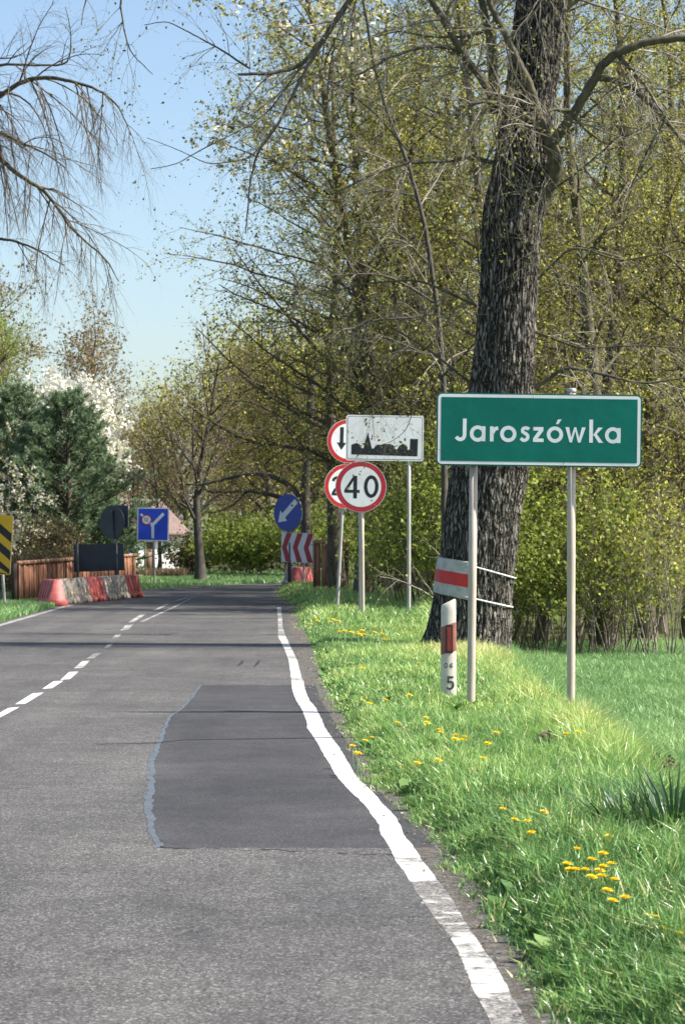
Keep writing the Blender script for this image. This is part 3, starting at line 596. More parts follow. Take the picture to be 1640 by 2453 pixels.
post(t, 'post', (-0.21, 0.15, 0), P(694, 1300, D + 0.15) - base, 0.035, M['back']); post(t, 'post', (0.20, -0.10, 0), P(729, 1300, D + .1) - base, 0.035, M['post_grey'])
# --- lane sign with Y
D = 82.0; S = F / D; base = np.array([(371 - CX) / S, D, gz((371 - CX) / S, D)])
t = empty('lane_closure_sign', base, 'square blue sign with a white forked road and small red ringed disc', 'road sign')
W_ = 76 / S; u_ = lambda x, y: ((310 + x / 4.02 - 367) / S, -(1180 + y / 4.02 - 1256) / S)
ls = Plate(rrect(W_, W_ * 1.05, 0.02), 0.025, 0, 3, 2).lay([rrect(W_ * 0.93, W_ * 0.98, 0.015)], 1)
ls.lay([bar(*u_(230, 440), *u_(226, 310), 0.095), bar(*u_(224, 312), *u_(330, 200), 0.10), bar(*u_(224, 312), *u_(108, 208), 0.075), circ(*u_(224, 314), 0.06, n=16)], 0)
cx_, cy_ = u_(165, 263); ls.lay([circ(cx_, cy_, 0.17, n=30)], 4).lay([circ(cx_, cy_, 0.135, n=30)], 0).lay(xf(one(), 0.12, cx_ - 0.075, cy_ - 0.055) + xf(two(), 0.12, cx_ - 0.01, cy_ - 0.055), 5)
ls.build('sign_panel', [M['white'], M['blue_bright'], M['back'], M['steel'], M['red'], M['black']], t, P(367, 1256, D) - base, math.radians(1), math.radians(-3))
post(t, 'post', (0, 0.05, 0), P(368, 1240, D + 0.05) - base, 0.032, M['post_grey'])
# --- small blue plate on a thin post further on
D = 96.0; S = F / D; base = np.array([(316 - CX) / S, D, 0.0])
t = empty('small_blue_sign', base, 'small pale blue plate on a thin post in front of the white house', 'road sign')
Plate(rrect(0.46, 0.22, 0.02), 0.02, 0, 1, 2).lay([rrect(0.43, 0.19, 0.015)], 0).build('sign_panel', [paint('pale_blue', (0.07, 0.27, 0.62), None, 0.5), M['steel'], M['back']], t, P(318, 1319, D) - base)
post(t, 'post', (0, 0.03, 0), P(316, 1312, D + .03) - base, 0.028, M['post_grey'])
# --- yellow black hazard marker
D = 56.0; S = F / D; base = np.array([(9 - CX) / S, D, gz((9 - CX) / S, D)])
t = empty('hazard_marker', base, 'yellow and black diagonally striped marker board on a grey post', 'road sign')
hm = Plate(rrect(0.50, 1.33, 0.04), 0.025, 0, 3, 2)
for k in range(4):
    v0 = 0.62 - k * 0.40
    p = [(-0.235, v0 + 0.0), (-0.235, v0 - 0.20), (0.235, v0 - 0.56), (0.235, v0 - 0.36)]
    q = [(u, max(-0.645, v)) for u, v in p]
    hm.lay([q], 1)
hm.build('sign_panel', [M['yellow'], M['black'], M['back'], M['steel']], t, P(3, 1305, D) - base, math.radians(3.2), math.radians(-8))
post(t, 'post', (0.03, 0.05, 0), P(2, 1300, D + 0.05) - base, 0.034, M['post_grey'])
# --- signs seen from behind by the barriers
D = 68.0; S = F / D; base = np.array([(281 - CX) / S, D, gz((281 - CX) / S, D)])
t = empty('sign_seen_from_behind', base, 'dark round sign and square plate seen from behind on one post', 'road sign')
Plate(circ(0, 0, 0.45, n=48), 0.02, 2, 2, 1).lay([circ(0, 0, 0.445, n=48)], 2).build('round_plate', [M['white'], M['blue'], M['back']], t, P(269, 1251, D) - base, 0, math.radians(-38))
Plate(rrect(0.60, 0.60, 0.02), 0.02, 2, 1, 0).build('square_plate', [M['white'], M['steel'], M['back']], t, P(287, 1237, D + 0.45) - base, 0, math.radians(-32))
post(t, 'post', (0.03, -0.03, 0), P(268, 1222, D - 0.06) - base, 0.035, M['back'])
D = 67.4; S = F / D; base = np.array([(235 - CX) / S, D, gz((235 - CX) / S, D)])
t = empty('board_seen_from_behind', base, 'black rectangular board seen from behind on two posts by the barriers', 'road sign')
Plate([(-0.70, -0.41), (0.70, -0.36), (0.67, 0.36), (-0.70, 0.33)], 0.03, 2, 2, 0).build('sign_panel', [M['white'], M['steel'], M['back']], t, P(238, 1334, D) - base, 0, math.radians(-10))
for px, py in ((189, 1290), (283, 1296)):
    x = (px - CX) / S; post(t, 'post', np.array([x, D - 0.09, gz(x, D)]) - base, P(px - 4, py, D - 0.09) - base, 0.032, M['back'])

# --- delineator post
D = 23.3; S = F / D; base = np.array([(1073.5 - CX) / S, D, gz((1073.5 - CX) / S, D)])
t = empty('delineator_post', base, 'white roadside delineator with a faded red band and number 5', 'delineator')
wd, dp = 36 / S, 0.11
def sect(z, tp=0.0): k = 0.018; a, b = wd / 2 - tp, dp / 2; return [(-a + k, -b, z), (a - k, -b, z), (a, -b + k, z), (a, b - k, z), (a - k, b, z), (-a + k, b, z), (-a, b - k, z), (-a, -b + k, z)]
mb = MB(); zt = H + (HY - 1437) / S - base[2]
rows = [[(x, y, z) for x, y, z in sect(-0.2)], sect(zt - 0.09, 0.002), [(x, y, zt - 0.055 + 0.055 * (x / wd + 0.5)) for x, y, z in sect(0, 0.004)], [(x * 0.86, y * 0.8, zt - 0.048 + 0.06 * (x / wd + 0.5)) for x, y, z in sect(0, 0.004)]]
v = np.array(rows).reshape(-1, 3); fl = [[r * 8 + k, r * 8 + (k + 1) % 8, r * 8 + 8 + (k + 1) % 8, r * 8 + 8 + k] for r in range(3) for k in range(8)]
mb.faces(v, fl + [list(range(24, 32))], 0)
zz = lambda py: H + (HY - py) / S - base[2]
yf = -dp / 2 - 0.0015
ca = [(-wd / 2 + .017, zz(1634)), (wd / 2 - .017, zz(1628))]
a_ = wd / 2 + 0.0015
rb = MB()
lo_, hi_ = (zz(1568), zz(1558)), (zz(1502), zz(1489))
e0 = [(-a_, -dp / 2 + .018), (-a_ + .018, -dp / 2 - 0.0015), (a_ - .018, -dp / 2 - 0.0015), (a_, -dp / 2 + .018), (a_, dp / 2 - .018), (a_ - .018, dp / 2 + .0015), (-a_ + .018, dp / 2 + .0015), (-a_, dp / 2 - .018)]
f_ = lambda x, zz_: zz_[0] + (zz_[1] - zz_[0]) * (x / (2 * a_) + 0.5)
v = [(x, y, f_(x, lo_)) for x, y in e0] + [(x, y, f_(x, hi_)) for x, y in e0]
rb.faces(v, [[k, (k + 1) % 8, 8 + (k + 1) % 8, 8 + k] for k in range(8)], 0)
def flat(mb_, polys, y, m=0, s_=1, dx=0, dz=0):
    for n_, p in enumerate(polys):
        a = sum(p[i][0] * p[(i + 1) % len(p)][1] - p[(i + 1) % len(p)][0] * p[i][1] for i in range(len(p)))
        q = p if a > 0 else p[::-1]
        mb_.faces([(dx + s_ * u, y - 0.0003 * (n_ % 4), dz + s_ * v_) for u, v_ in q], [list(range(len(q)))], m)
flat(mb, zero(), yf, 1, 13 / S, -11 / S, zz(1600)); flat(mb, four(), yf, 1, 13 / S, 1.0 / S, zz(1600))
flat(mb, five(), yf, 1, 33 / S, -6 / S, zz(1652))
for k, (x, y) in enumerate([(-13, 1466), (-13, 1472), (-14, 1478)]): flat(mb, [circ(0, 0, 0.9, n=8)], yf, 1, 1 / S, x / S, zz(y))
mb.build('body', [M['delin'], M['ink']], t); rband = rb.build('red_band', M['delin_red'], t)
rf = MB()
for k_, (pw, ph, dy, m_) in enumerate(((0.066, 0.262, .010, 1), (0.040, 0.222, .014, 0))):
    pr = rrect(pw, ph, 0.008); n = len(pr); v = [(u, yf - dy, w_) for u, w_ in pr] + [(u, yf + 0.003, w_) for u, w_ in pr]
    rf.faces(v, [list(range(n))[::-1]], m_); rf.faces(v, [[i, i + n, (i + 1) % n + n, (i + 1) % n] for i in range(n)], m_)
o = rf.build('reflector', [M['reflector'], paint('reflector_frame', (0.055, 0.02, 0.018), None, .4)], t); o.location = (0.004, 0, zz(1530))

# ------------------------------------------------------------------ barriers and timber fences
def barrier(length=1.13):
    prof = [(-0.25, 0), (-0.25, 0.09), (-0.19, 0.16), (-0.085, 0.58), (-0.07, 0.60), (0.07, 0.60), (0.085, 0.58), (0.19, 0.16), (0.25, 0.09), (0.25, 0)]
    mb = MB(); n = len(prof); l = length / 2
    xs_ = [-l, -l + .012, -0.26, -0.255, -0.10, -0.095, 0.095, 0.10, 0.255, 0.26, l - .012, l]
    v = []
    for k, x in enumerate(xs_):
        sc = 0.985 if k in (0, len(xs_) - 1) else 1
        slot = 0.075 if 3 <= k <= 4 or 7 <= k <= 8 else 0.0
        v += [(x, y * sc, (slot if z == 0 else z * (1 if z else 0)) if sc == 1 else z * sc) for y, z in prof]
    fl = []
    for r in range(len(xs_) - 1):
        for k in range(n): fl.append([r * n + k, r * n + (k + 1) % n, (r + 1) * n + (k + 1) % n, (r + 1) * n + k])
    fl += [list(range(n))[::-1], list(range((len(xs_) - 1) * n, len(xs_) * n))]
    mb.faces(v, fl, 0)
    for s_ in (-1, 1):                                  # raised ribs down both long sides
        for xk in (-0.36, -0.12, 0.12, 0.36):
            y0, z0, y1, z1 = 0.19 * s_, 0.17, 0.09 * s_, 0.56
            nn = np.array([0, s_ * 0.97, 0.24]) * 0.012
            q = np.array([(xk - .022, y0, z0), (xk + .022, y0, z0), (xk + .022, y1, z1), (xk - .022, y1, z1)])
            vv = np.concatenate([q - nn, q + nn]); mb.add(vv, [[4, 5, 6, 7], [0, 1, 5, 4], [1, 2, 6, 5], [2, 3, 7, 6], [3, 0, 4, 7]] if s_ < 0 else [[7, 6, 5, 4], [4, 5, 1, 0], [5, 6, 2, 1], [6, 7, 3, 2], [7, 4, 0, 3]])
    return mb
bl = ['sunlit red plastic barrier at the near end of the row', 'cream white barrier touching the near red one', 'second cream white barrier in the row, in half shade', 'narrow looking dark red barrier in shade after the white pair', 'grimy grey white barrier between two dark red ones', 'last grey white barrier before the row ends', 'dark maroon barrier at the far end of the row']
kinds = 'rwwrwwr'
p0, p1 = np.array([-6.72, 57.9]), np.array([-5.52, 66.2]); gap = (p1 - p0) / 6.6
meshes = {}
for k, c in enumerate(kinds):
    p = p0 + gap * k; ang = math.atan2(gap[1], gap[0]) + (0.5 if k == 0 else (-0.18 if k == 6 else 0.06 * (-1) ** k))
    nm = 'plastic_barrier'
    if c not in meshes:
        o = barrier().build(nm, M['bar_red'] if c == 'r' else M['bar_white']); meshes[c] = o
    else:
        o = meshes[c].copy(); COL.objects.link(o)
    o.location = (p[0], p[1], 0.004); o.rotation_euler = (0, 0, ang); tag(o, bl[k], 'barrier', 'plastic barriers in a row by the left timber fence')
for k, (px, d, c, lab, rz) in enumerate([(704, 82.5, 'w', 'white barrier glimpsed under the chevron board', 1.9), (722, 81.5, 'r', 'red barrier glimpsed under the chevron board', 1.2)]):
    o = meshes[c].copy(); COL.objects.link(o); o.location = ((px - CX) / F * d, d, 0.02); o.rotation_euler = (0, 0, rz); tag(o, lab, 'barrier', 'barriers under the chevron board')

def timber_fence(name, pts, hgt, label, z0, side):
    pts = np.asarray(pts, float); t = empty(name, (pts[0][0], pts[0][1], z0), label, 'fence'); o0 = np.array([pts[0][0], pts[0][1], z0])
    ln = np.linalg.norm(np.diff(pts, axis=0), axis=1).sum(); n = int(ln / 0.24); q = resample(pts, n + 1)
    bd = MB(); rr = random.Random(4)
    for k in range(n):
        a, b = q[k], q[k + 1]; d = (b - a) / np.linalg.norm(b - a); nn = np.array([-d[1], d[0]]) * side
        def Mx(v, a=a, d=d, nn=nn): return np.stack([a[0] + d[0] * v[:, 0] + nn[0] * v[:, 1], a[1] + d[1] * v[:, 0] + nn[1] * v[:, 1], v[:, 2]], -1) - [o0[0], o0[1], 0]
        bd.box((0.008, 0, 0.03 + 0.05 * rr.random()), (0.232, 0.025, hgt - 0.05), 0, 0.5, Mx)
        if k % 4 == 0: bd.box((-0.02, -0.035, 0.02), (0.045, -0.003, hgt - 0.05), 1, 0.5, Mx)
    bd.build('boards', [M['wood'], M['wood_pale']], t)
    rl = MB(); q2 = resample(pts, 24)
    for k in range(23):
        a, b = q2[k], q2[k + 1]; l = np.linalg.norm(b - a); d = (b - a) / l; nn = np.array([-d[1], d[0]]) * side
        def Mx(v, a=a, d=d, nn=nn): return np.stack([a[0] + d[0] * v[:, 0] + nn[0] * v[:, 1], a[1] + d[1] * v[:, 0] + nn[1] * v[:, 1], v[:, 2]], -1) - [o0[0], o0[1], 0]
        rl.box((0.0, -0.05, hgt - 0.049), (l, 0.06, hgt + 0.04 + 0.004 * (k % 2)), 0, 0.5, Mx)
    rl.build('top_rail', M['wood_pale'], t)
    for k in range(0, n + 1, max(1, n // 5)):
        a = q[k]; d = (q[min(k + 1, n)] - q[max(k - 1, 0)]); d = d / np.linalg.norm(d); nn = np.array([-d[1], d[0]]) * side; c = a + nn * 0.09 - o0[:2]
        pb = MB(); pb.box((c[0] - .06, c[1] - .055, -0.3), (c[0] + .06, c[1] + .055, hgt - 0.02)); pb.build('post', M['wood_dark'], t)
    return t
timber_fence('timber_fence', [(-7.62, 59), (-7.62, 66), (-7.5, 74), (-7.25, 88)], 0.98, 'long red brown timber fence behind the plastic barriers', 0.0, 1)
timber_fence('timber_fence', [(-0.80, 70.6), (-0.4, 70.2), (0.06, 69.8)], 1.46, 'short upright red brown timber fence beside the chevron board', 0.0, 1)

# ------------------------------------------------------------------ trees: growth
def grow(out, leaf, p, d, Ln, r, lvl, S_, rg):
    n = S_['seg'][lvl]; step = Ln / n; pts = [p]; dirs = []; wig = S_['wig'][lvl]; tr = S_['trop'][lvl]
    for k in range(n):
        d = d + rg.normal(0, wig, 3); d[2] += tr; d = d / math.sqrt(d @ d + 1e-9); p = p + d * step; pts.append(p); dirs.append(d)
    pts = np.array(pts); tt = np.linspace(0, 1, n + 1); rad = r * (1 - tt * (1 - S_['tap'][lvl]))
    out.append((lvl, pts, rad))
    last = len(S_['seg']) - 1
    if lvl < last:
        k = S_['kids'][lvl]; k = max(1, int(round(k * min(1.3, Ln / S_['ref'][lvl])))) if lvl else k
        ts = S_['t0'][lvl] + (1 - S_['t0'][lvl]) * (np.arange(k) + rg.rand(k)) / k
        az = rg.rand() * 6.28
        for t in ts:
            f = t * n; i = min(int(f), n - 1); q = pts[i] + (pts[i + 1] - pts[i]) * (f - i); dd = dirs[i]
            az += 2.4 + rg.normal(0, 0.4)
            a = np.cross(dd, [0.3, 0.5, 0.81]); a = nrm(a); b = np.cross(dd, a)
            an = math.radians(S_['ang'][lvl] + rg.normal(0, 9))
            cd = dd * math.cos(an) + (a * math.cos(az) + b * math.sin(az)) * math.sin(an)
            cl = S_['len'][lvl] * S_['env'][lvl](t) * rg.uniform(0.65, 1.2)
            cr = min(r * (1 - t * (1 - S_['tap'][lvl])) * S_['rr'][lvl], S_['rmax'][lvl])
            grow(out, leaf, q, cd, cl, cr, lvl + 1, S_, rg)
    if lvl >= S_.get('leaflvl', last):
        m = S_['leaves']
        for t in np.clip((rg.randint(1, 5, m) + rg.normal(0, .05, m)) / 4, 0, 1):
            f = t * n; i = min(int(f), n - 1); leaf.append(pts[i] + (pts[i + 1] - pts[i]) * (f - i))
def add_leaves(mb, P_, size, mi, rg, droop=0.3, wr=0.34, spread=0.03, shade=None):
    n = len(P_)
    if n == 0: return
    P_ = np.asarray(P_) + rg.normal(0, spread, (n, 3))
    a = rg.normal(0, 1, (n, 3)); a[:, 2] -= droop; a /= np.linalg.norm(a, axis=1)[:, None]
    b = np.cross(a, rg.normal(0, 1, (n, 3))); b /= np.linalg.norm(b, axis=1)[:, None] + 1e-9
    s = (size * (0.45 + 1.15 * rg.rand(n) ** 1.6))[:, None]
    v = np.stack([P_, P_ + a * s * 0.5 + b * s * wr, P_ + a * s, P_ + a * s * 0.5 - b * s * wr], 1).reshape(-1, 3)
    rn = rg.rand(n) if shade is None else np.clip(shade + rg.normal(0, 0.18, n), 0, 1)
    mb.add(v, np.arange(n)[:, None] * 4 + np.array([[0, 1, 2, 3]]), mi, np.repeat(rn, 4))
SIDES = [9, 6, 4, 3, 3]
one_ = lambda t: 1.0
def make_tree(name, S_, seed, h, r, label, cat, group=None, loc=(0, 0, 0), d0=(0, 0, 1), mats=None, leafsize=0.07, extra=None, stems=1, spread=0.0, lean=0.0, trunk_lv=1):
    rg = np.random.RandomState(seed); out, leaf = [], []
    for k in range(stems):
        az = rg.rand() * 6.28; off = np.array([math.cos(az), math.sin(az), 0]) * spread * rg.rand()
        d = nrm(np.array(d0, float) + np.array([math.cos(az), math.sin(az), 0]) * lean * rg.uniform(0.3, 1) + rg.normal(0, .02, 3))
        grow(out, leaf, off - np.array([0, 0, 0.15]), d, h * (rg.uniform(0.65, 1.1) if stems > 1 else 1), r * (rg.uniform(0.6, 1.2) if stems > 1 else 1), 0, S_, rg)
    root = empty(name, loc, label, cat, group)
    tr, cr = MB(), MB()
    for lvl, pts, rad in out:
        if lvl == 0 and stems == 1: rad = rad + r * 0.55 * np.exp(-np.linspace(0, 14, len(rad)))
        (tr if lvl <= trunk_lv else cr).tube(pts, rad, SIDES[lvl], 0, 0.5, cap=False)
    add_leaves(cr, leaf, leafsize, 1, rg, S_.get('droop', 0.3), S_.get('wr', 0.34), S_.get('lspread', 0.03))
    if extra is not None: extra(cr, leaf, rg)
    tr.build('trunk' if stems == 1 else 'stems', mats[0], root, smooth=True)
    cr.build('crown', [mats[1], mats[2]] + list(mats[3:]), root)
    return root

# --- wood on the right: slim trees with olive spring leaves
WOOD = dict(seg=[12, 8, 5, 3], wig=[.035, .10, .16, .2], trop=[.02, .035, .0, -.04], tap=[.25, .2, .3, .4], kids=[34, 11, 9], ref=[1, 3.0, 1.2], t0=[.12, .12, .15], ang=[62, 48, 45], len=[3.0, 1.2, .65],
            env=[lambda t: 1.1 - 0.45 * t, lambda t: 1.1 - .5 * t, lambda t: 1.1 - .4 * t], rr=[.42, .5, .55], rmax=[.065, .020, .0095], leaves=9, leaflvl=3)
ROAD = dict(WOOD, kids=[40, 12, 9], len=[4.8, 1.5, .7], ref=[1, 4.0, 1.4], trop=[.02, .0, -.03, -.05], t0=[.22, .1, .15], env=[lambda t: 0.85 + 0.6 * t - 0.95 * t * t, lambda t: 1.1 - .5 * t, lambda t: 1.1 - .4 * t], rmax=[.08, .022, .009], leaves=8)
SHRUB = dict(seg=[8, 5, 3], wig=[.09, .15, .2], trop=[.02, .03, .0], tap=[.3, .3, .4], kids=[10, 6], ref=[1, 1.0], t0=[.34, .15], ang=[50, 50], len=[1.2, .55], env=[lambda t: 1.15 - .5 * t, one_], rr=[.5, .5], rmax=[.016, .007], leaves=9)
gwood = 'slim trees of the wood right of the road'
wl = ['slim young tree with olive spring leaves in the roadside wood', 'straight young tree with sparse olive leaves in the roadside wood', 'tall thin tree with pale twigs in the roadside wood']
w0 = make_tree('woodland_tree', WOOD, 11, 15.0, .16, wl[0], 'tree', gwood, (2.9, 52.8, gz(2.9, 52.8)), (0.03, 0, 1), [M['stem_bark'], M['twig'], M['leaf']], .058)
w1 = make_tree('woodland_tree', dict(WOOD, kids=[38, 10, 9], len=[2.7, 1.1, .6]), 12, 16.5, .20, wl[1], 'tree', gwood, (6.1, 57.5, gz(6.1, 57.5)), (-0.04, 0, 1), [M['stem_bark'], M['twig'], M['leaf']], .058)
w2 = make_tree('woodland_tree', dict(WOOD, kids=[30, 10, 9], ang=[48, 45, 45], t0=[.12, .1, .1]), 13, 14.0, .13, wl[2], 'tree', gwood, (4.6, 58.5, gz(4.6, 58.5)), (0.06, 0.02, 1), [M['stem_bark'], M['twig_pale'], M['leaf']], .058)
rr = random.Random(5)
spots = [(7.8, 56.5), (2.2, 64.5), (3.6, 60), (5.6, 60.5), (7.4, 61), (8.8, 58), (1.5, 62), (2.9, 66), (6.6, 67), (9.4, 66), (1.2, 70), (3.6, 71), (5.8, 73), (8.2, 74), (10.2, 71), (0.6, 75), (2.4, 78), (4.8, 80), (7.2, 82), (10, 80), (12, 76), (7, 87), (6, 90), (8.5, 93), (11, 90), (5.6, 53.4), (7.2, 96), (8.5, 99), (10, 102), (13, 98), (12, 94), (2.0, 73), (4.2, 76), (9.4, 85), (9.5, 106), (12, 104), (13.5, 108), (8.0, 63.5)]
for k, (x, y) in enumerate(spots):
    src = (w0, w1, w2)[k % 3]
    dup(src, (x, y, gz(x, y) - .05), rr.random() * 6.28, wl[k % 3], rr.uniform(0.85, 1.12))
# two broader trees leaning their crowns over the road
mats_r = [M['stem_bark'], M['twig'], M['leaf']]
make_tree('roadside_tree', ROAD, 21, 14.5, .20, 'broad leafy tree spreading over the road behind the white skyline sign', 'tree', None, (0.55, 64.5, 0), (-0.04, 0, 1), mats_r, .060)
make_tree('roadside_tree', dict(ROAD, len=[5.6, 1.6, .7], t0=[.26, .1, .15]), 22, 15.0, .20, 'broad leafy tree behind the short timber fence', 'tree', None, (-0.1, 69, 0), (-0.05, 0, 1), mats_r, .060)
def creamy(cr, leaf, rg):
    lf_ = np.array(leaf); k = (rg.rand(len(leaf)) < 0.55) & (lf_[:, 0] < -0.6); add_leaves(cr, lf_[k], .12, 2, rg, 0, .45, .05)
make_tree('blossoming_tree', dict(ROAD, len=[3.7, 1.4, .7], trop=[.02, .03, .02, 0], leaves=6, t0=[.52, .1, .15], kids=[30, 11, 7]), 23, 18.0, .17, 'tall tree with cream blossom among its leaves, above the road', 'tree', None, (1.7, 63, gz(1.7, 63)), (-0.16, -0.03, 1), [M['stem_bark'], M['twig'], M['leaf'], M['blossom_cream']], .09, creamy)

# --- shrubs at the foot of the wood
gsh = 'shrubs at the foot of the wood'
sl = ['green budding shrub of many thin stems at the wood edge', 'olive budding shrub of many thin stems at the wood edge', 'twiggy shrub with few leaves at the wood edge']
s0 = make_tree('shrub', SHRUB, 31, 3.2, .018, sl[0], 'shrub', gsh, (4.2, 50.8, gz(4.2, 50.8)), mats=[M['twig'], M['twig'], M['leaf_green']], leafsize=.08, stems=11, spread=.7, lean=.35, trunk_lv=0)
s1 = make_tree('shrub', SHRUB, 32, 3.8, .02, sl[1], 'shrub', gsh, (2.6, 51.5, gz(2.6, 51.5)), mats=[M['twig'], M['twig'], M['leaf_green']], leafsize=.078, stems=11, spread=.8, lean=.35, trunk_lv=0)
s2 = make_tree('shrub', dict(SHRUB, leaves=3), 33, 3.4, .018, sl[2], 'shrub', gsh, (5.8, 51, gz(5.8, 51)), mats=[M['twig_pale'], M['twig_pale'], M['leaf']], leafsize=.07, stems=15, spread=.9, lean=.3, trunk_lv=0)
for k, (x, y) in enumerate([(3.5, 51.4), (6.7, 51), (5.3, 52.4), (1.9, 53), (1.5, 55.6), (1.5, 58), (4.2, 54.5), (6.0, 54.5), (1.6, 60.5), (1.6, 63), (3.0, 58), (5.2, 59.5), (2.2, 67), (7.0, 59), (3.6, 63), (2.0, 71), (2.9, 53.4), (6.6, 64), (4.6, 68)]):
    dup((s0, s1, s2)[(k * 2 + k // 3) % 3], (x, y, gz(x, y) - .03), rr.random() * 6.28, sl[(k * 2 + k // 3) % 3], rr.uniform(0.6, 1.2))

# ------------------------------------------------------------------ the big lime
D = 36.0; S = F / D
prof = np.array([(y * 1.0459, l * 1.0459, r * 1.0459) for y, l, r in [(-420, 1225, 1325), (-200, 1205, 1312), (0, 1180, 1300), (100, 1168, 1288), (200, 1156, 1277), (300, 1140, 1262), (400, 1124, 1247), (470, 1112, 1246), (520, 1108, 1240), (600, 1100, 1235), (700, 1092, 1231), (800, 1084, 1227), (895, 1070, 1222), (980, 1050, 1219), (1070, 1031, 1214), (1200, 1014, 1190), (1280, 1004, 1182), (1380, 991, 1171), (1450, 981, 1165), (1490, 972, 1160), (1540, 960, 1168), (1600, 945, 1180)]])
pz = H + (HY - prof[:, 0]) / S; pc = ((prof[:, 1] + prof[:, 2]) / 2 - CX) / S; pr_ = (prof[:, 2] - prof[:, 1]) / 2 / S
o_z = np.argsort(pz); pz, pc, pr_ = pz[o_z], pc[o_z], pr_[o_z]
root_b = np.array([np.interp(0.0, pz, pc), D, 0.0])
t = empty('lime_tree', root_b, 'old lime tree with a thick furrowed trunk and bare drooping branches behind the green sign', 'tree')
def trunk_at(z): return np.interp(z, pz, pc), np.interp(z, pz, pr_)
NT, NZ = 420, 900
th = np.linspace(0, 2 * math.pi, NT, endpoint=False); zz_ = np.linspace(-0.4, pz[-1], NZ)
TH, ZZ = np.meshgrid(th, zz_); C_, R_ = trunk_at(ZZ)
u = TH * 0.6                                            # metres round the girth
twist = ZZ * 0.06
ux = (u + twist) * 24 + 0.9 * fbm(u * 3, ZZ * 1.1, 101, 3) * 2
ux = ux + 1.1 * (vnoise(u * 9, ZZ * 3.2, 106) - .5) + .5 * (vnoise(u * 20, ZZ * 9, 107) - .5)
rid = 1 - np.abs(2 * vnoise(ux, ZZ * 3.1 + 0.6 * vnoise(u * 5, ZZ * 2, 104), 102) - 1)
rid2 = 1 - np.abs(2 * vnoise(ux * 2.1 + 9, ZZ * 7.5, 103) - 1)
fis = np.clip(0.62 * rid + 0.38 * rid2 + 0.26 * (vnoise(ux * 3, ZZ * 16, 105) - 0.5), 0, 1)
hgt_ = sm(0.42, 0.92, fis)
# burls, the scar below the fork and root flares
def lump(th0, z0, sth, sz, a): return a * np.exp(-(((np.angle(np.exp(1j * (TH - th0)))) / sth) ** 2 + ((ZZ - z0) / sz) ** 2))
zb = lambda py: H + (HY - py) / S
disp = 0.026 * hgt_ + 0.03 * (fbm(u * 1.6, ZZ * 0.8, 111, 3) - 0.4)
disp = disp + lump(-1.5, zb(545), .5, .22, .10) - lump(-1.75, zb(520), .22, .12, .11) + lump(-0.55, zb(440), .5, .5, .10) + lump(2.8, zb(520), .5, .5, .05)
for a_r, amp in ((-2.55, .30), (-1.2, .16), (0.1, .20), (1.4, .25), (3.0, .3)): disp = disp + amp * np.exp(-(np.angle(np.exp(1j * (TH - a_r))) / .42) ** 2) * np.exp(-np.clip(ZZ + 0.35, 0, 9) / 0.32)
RR = R_ - 0.030 + disp
V = np.stack([C_ + RR * np.cos(TH), D + RR * np.sin(TH) * 0.96, ZZ], -1) - root_b
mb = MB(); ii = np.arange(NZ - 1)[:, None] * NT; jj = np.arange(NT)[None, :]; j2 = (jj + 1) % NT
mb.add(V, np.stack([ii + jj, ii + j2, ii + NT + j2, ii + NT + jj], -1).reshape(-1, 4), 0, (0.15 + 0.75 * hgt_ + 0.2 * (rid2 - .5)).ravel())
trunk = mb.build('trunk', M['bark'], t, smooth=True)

DROOP = dict(seg=[10, 8, 6, 4], wig=[.05, .08, .12, .18], trop=[0, -.05, -.06, -.05], tap=[.3, .3, .35, .5], kids=[1, 7, 4], ref=[1, 1.6, .8], t0=[0, .1, .12], ang=[50, 36, 40], len=[1.7, .8, .30],
             env=[one_, lambda t: 1.1 - .4 * t, one_], rr=[.5, .55, .6], rmax=[.02, .008, .0042], leaves=2)
limb_mb, twig_mb = MB(), MB(); budpts = []; rgl = np.random.RandomState(77)
def limb(pts, r0, r1, dense=1.0, ln=1.5, dd0=0.0, dd1=0.0, S_=DROOP, lm=None, tm=None, bp=None, base=None, droop=True, thick=.016):
    lm = limb_mb if lm is None else lm; tm = twig_mb if tm is None else tm; bp = budpts if bp is None else bp; base = root_b if base is None else base
    n = len(pts); q = np.array([P(x, y, base[1] + dd0 + (dd1 - dd0) * k / (n - 1)) for k, (x, y) in enumerate(pts)])
    k = 6 * n; q = resample(q, k); ker = np.array([.25, .5, .25])
    for _ in range(3):
        q[1:-1] = q[:-2] * .25 + q[1:-1] * .5 + q[2:] * .25
    q[1:-1] += rgl.normal(0, min(.004, r0 * .1), (k - 2, 3))
    rad = np.linspace(r0, r1, k); lm.tube(q - base, rad, 8, 0, .5, cap=False)
    L_ = np.linalg.norm(np.diff(q, axis=0), axis=1).sum(); m = int(L_ * 4.2 * dense)
    for f in rgl.rand(m) * (k - 1):
        i = min(int(f), k - 2); p = q[i]; d = nrm(q[i + 1] - q[i])
        side = nrm(np.cross(d, rgl.normal(0, 1, 3))); cd = nrm(d * .55 + side * .8 + np.array([0, 0, -.15 if droop else .2]))
        out, leaf = [], []
        grow(out, leaf, p, cd, ln * rgl.uniform(.4, 1.25), min(rad[i] * .5, thick), 1, S_, rgl)
        for lvl, pts_, rd in out: tm.tube(pts_ - base, rd, (6, 5, 4, 3)[lvl], 0, .5, cap=False)
        bp.extend(list(np.array(leaf) - base) if leaf else [])
z4 = lambda pts, ox=0, oy=0, s_=1.912: [(ox + x / s_, oy + y / s_) for x, y in pts]
z5 = lambda pts: z4(pts, 820, 0)
limb(z5([(860, 1010), (925, 900), (968, 800), (978, 740), (950, 660)]), .12, .10, .2, 1.0, -.05, -.5)
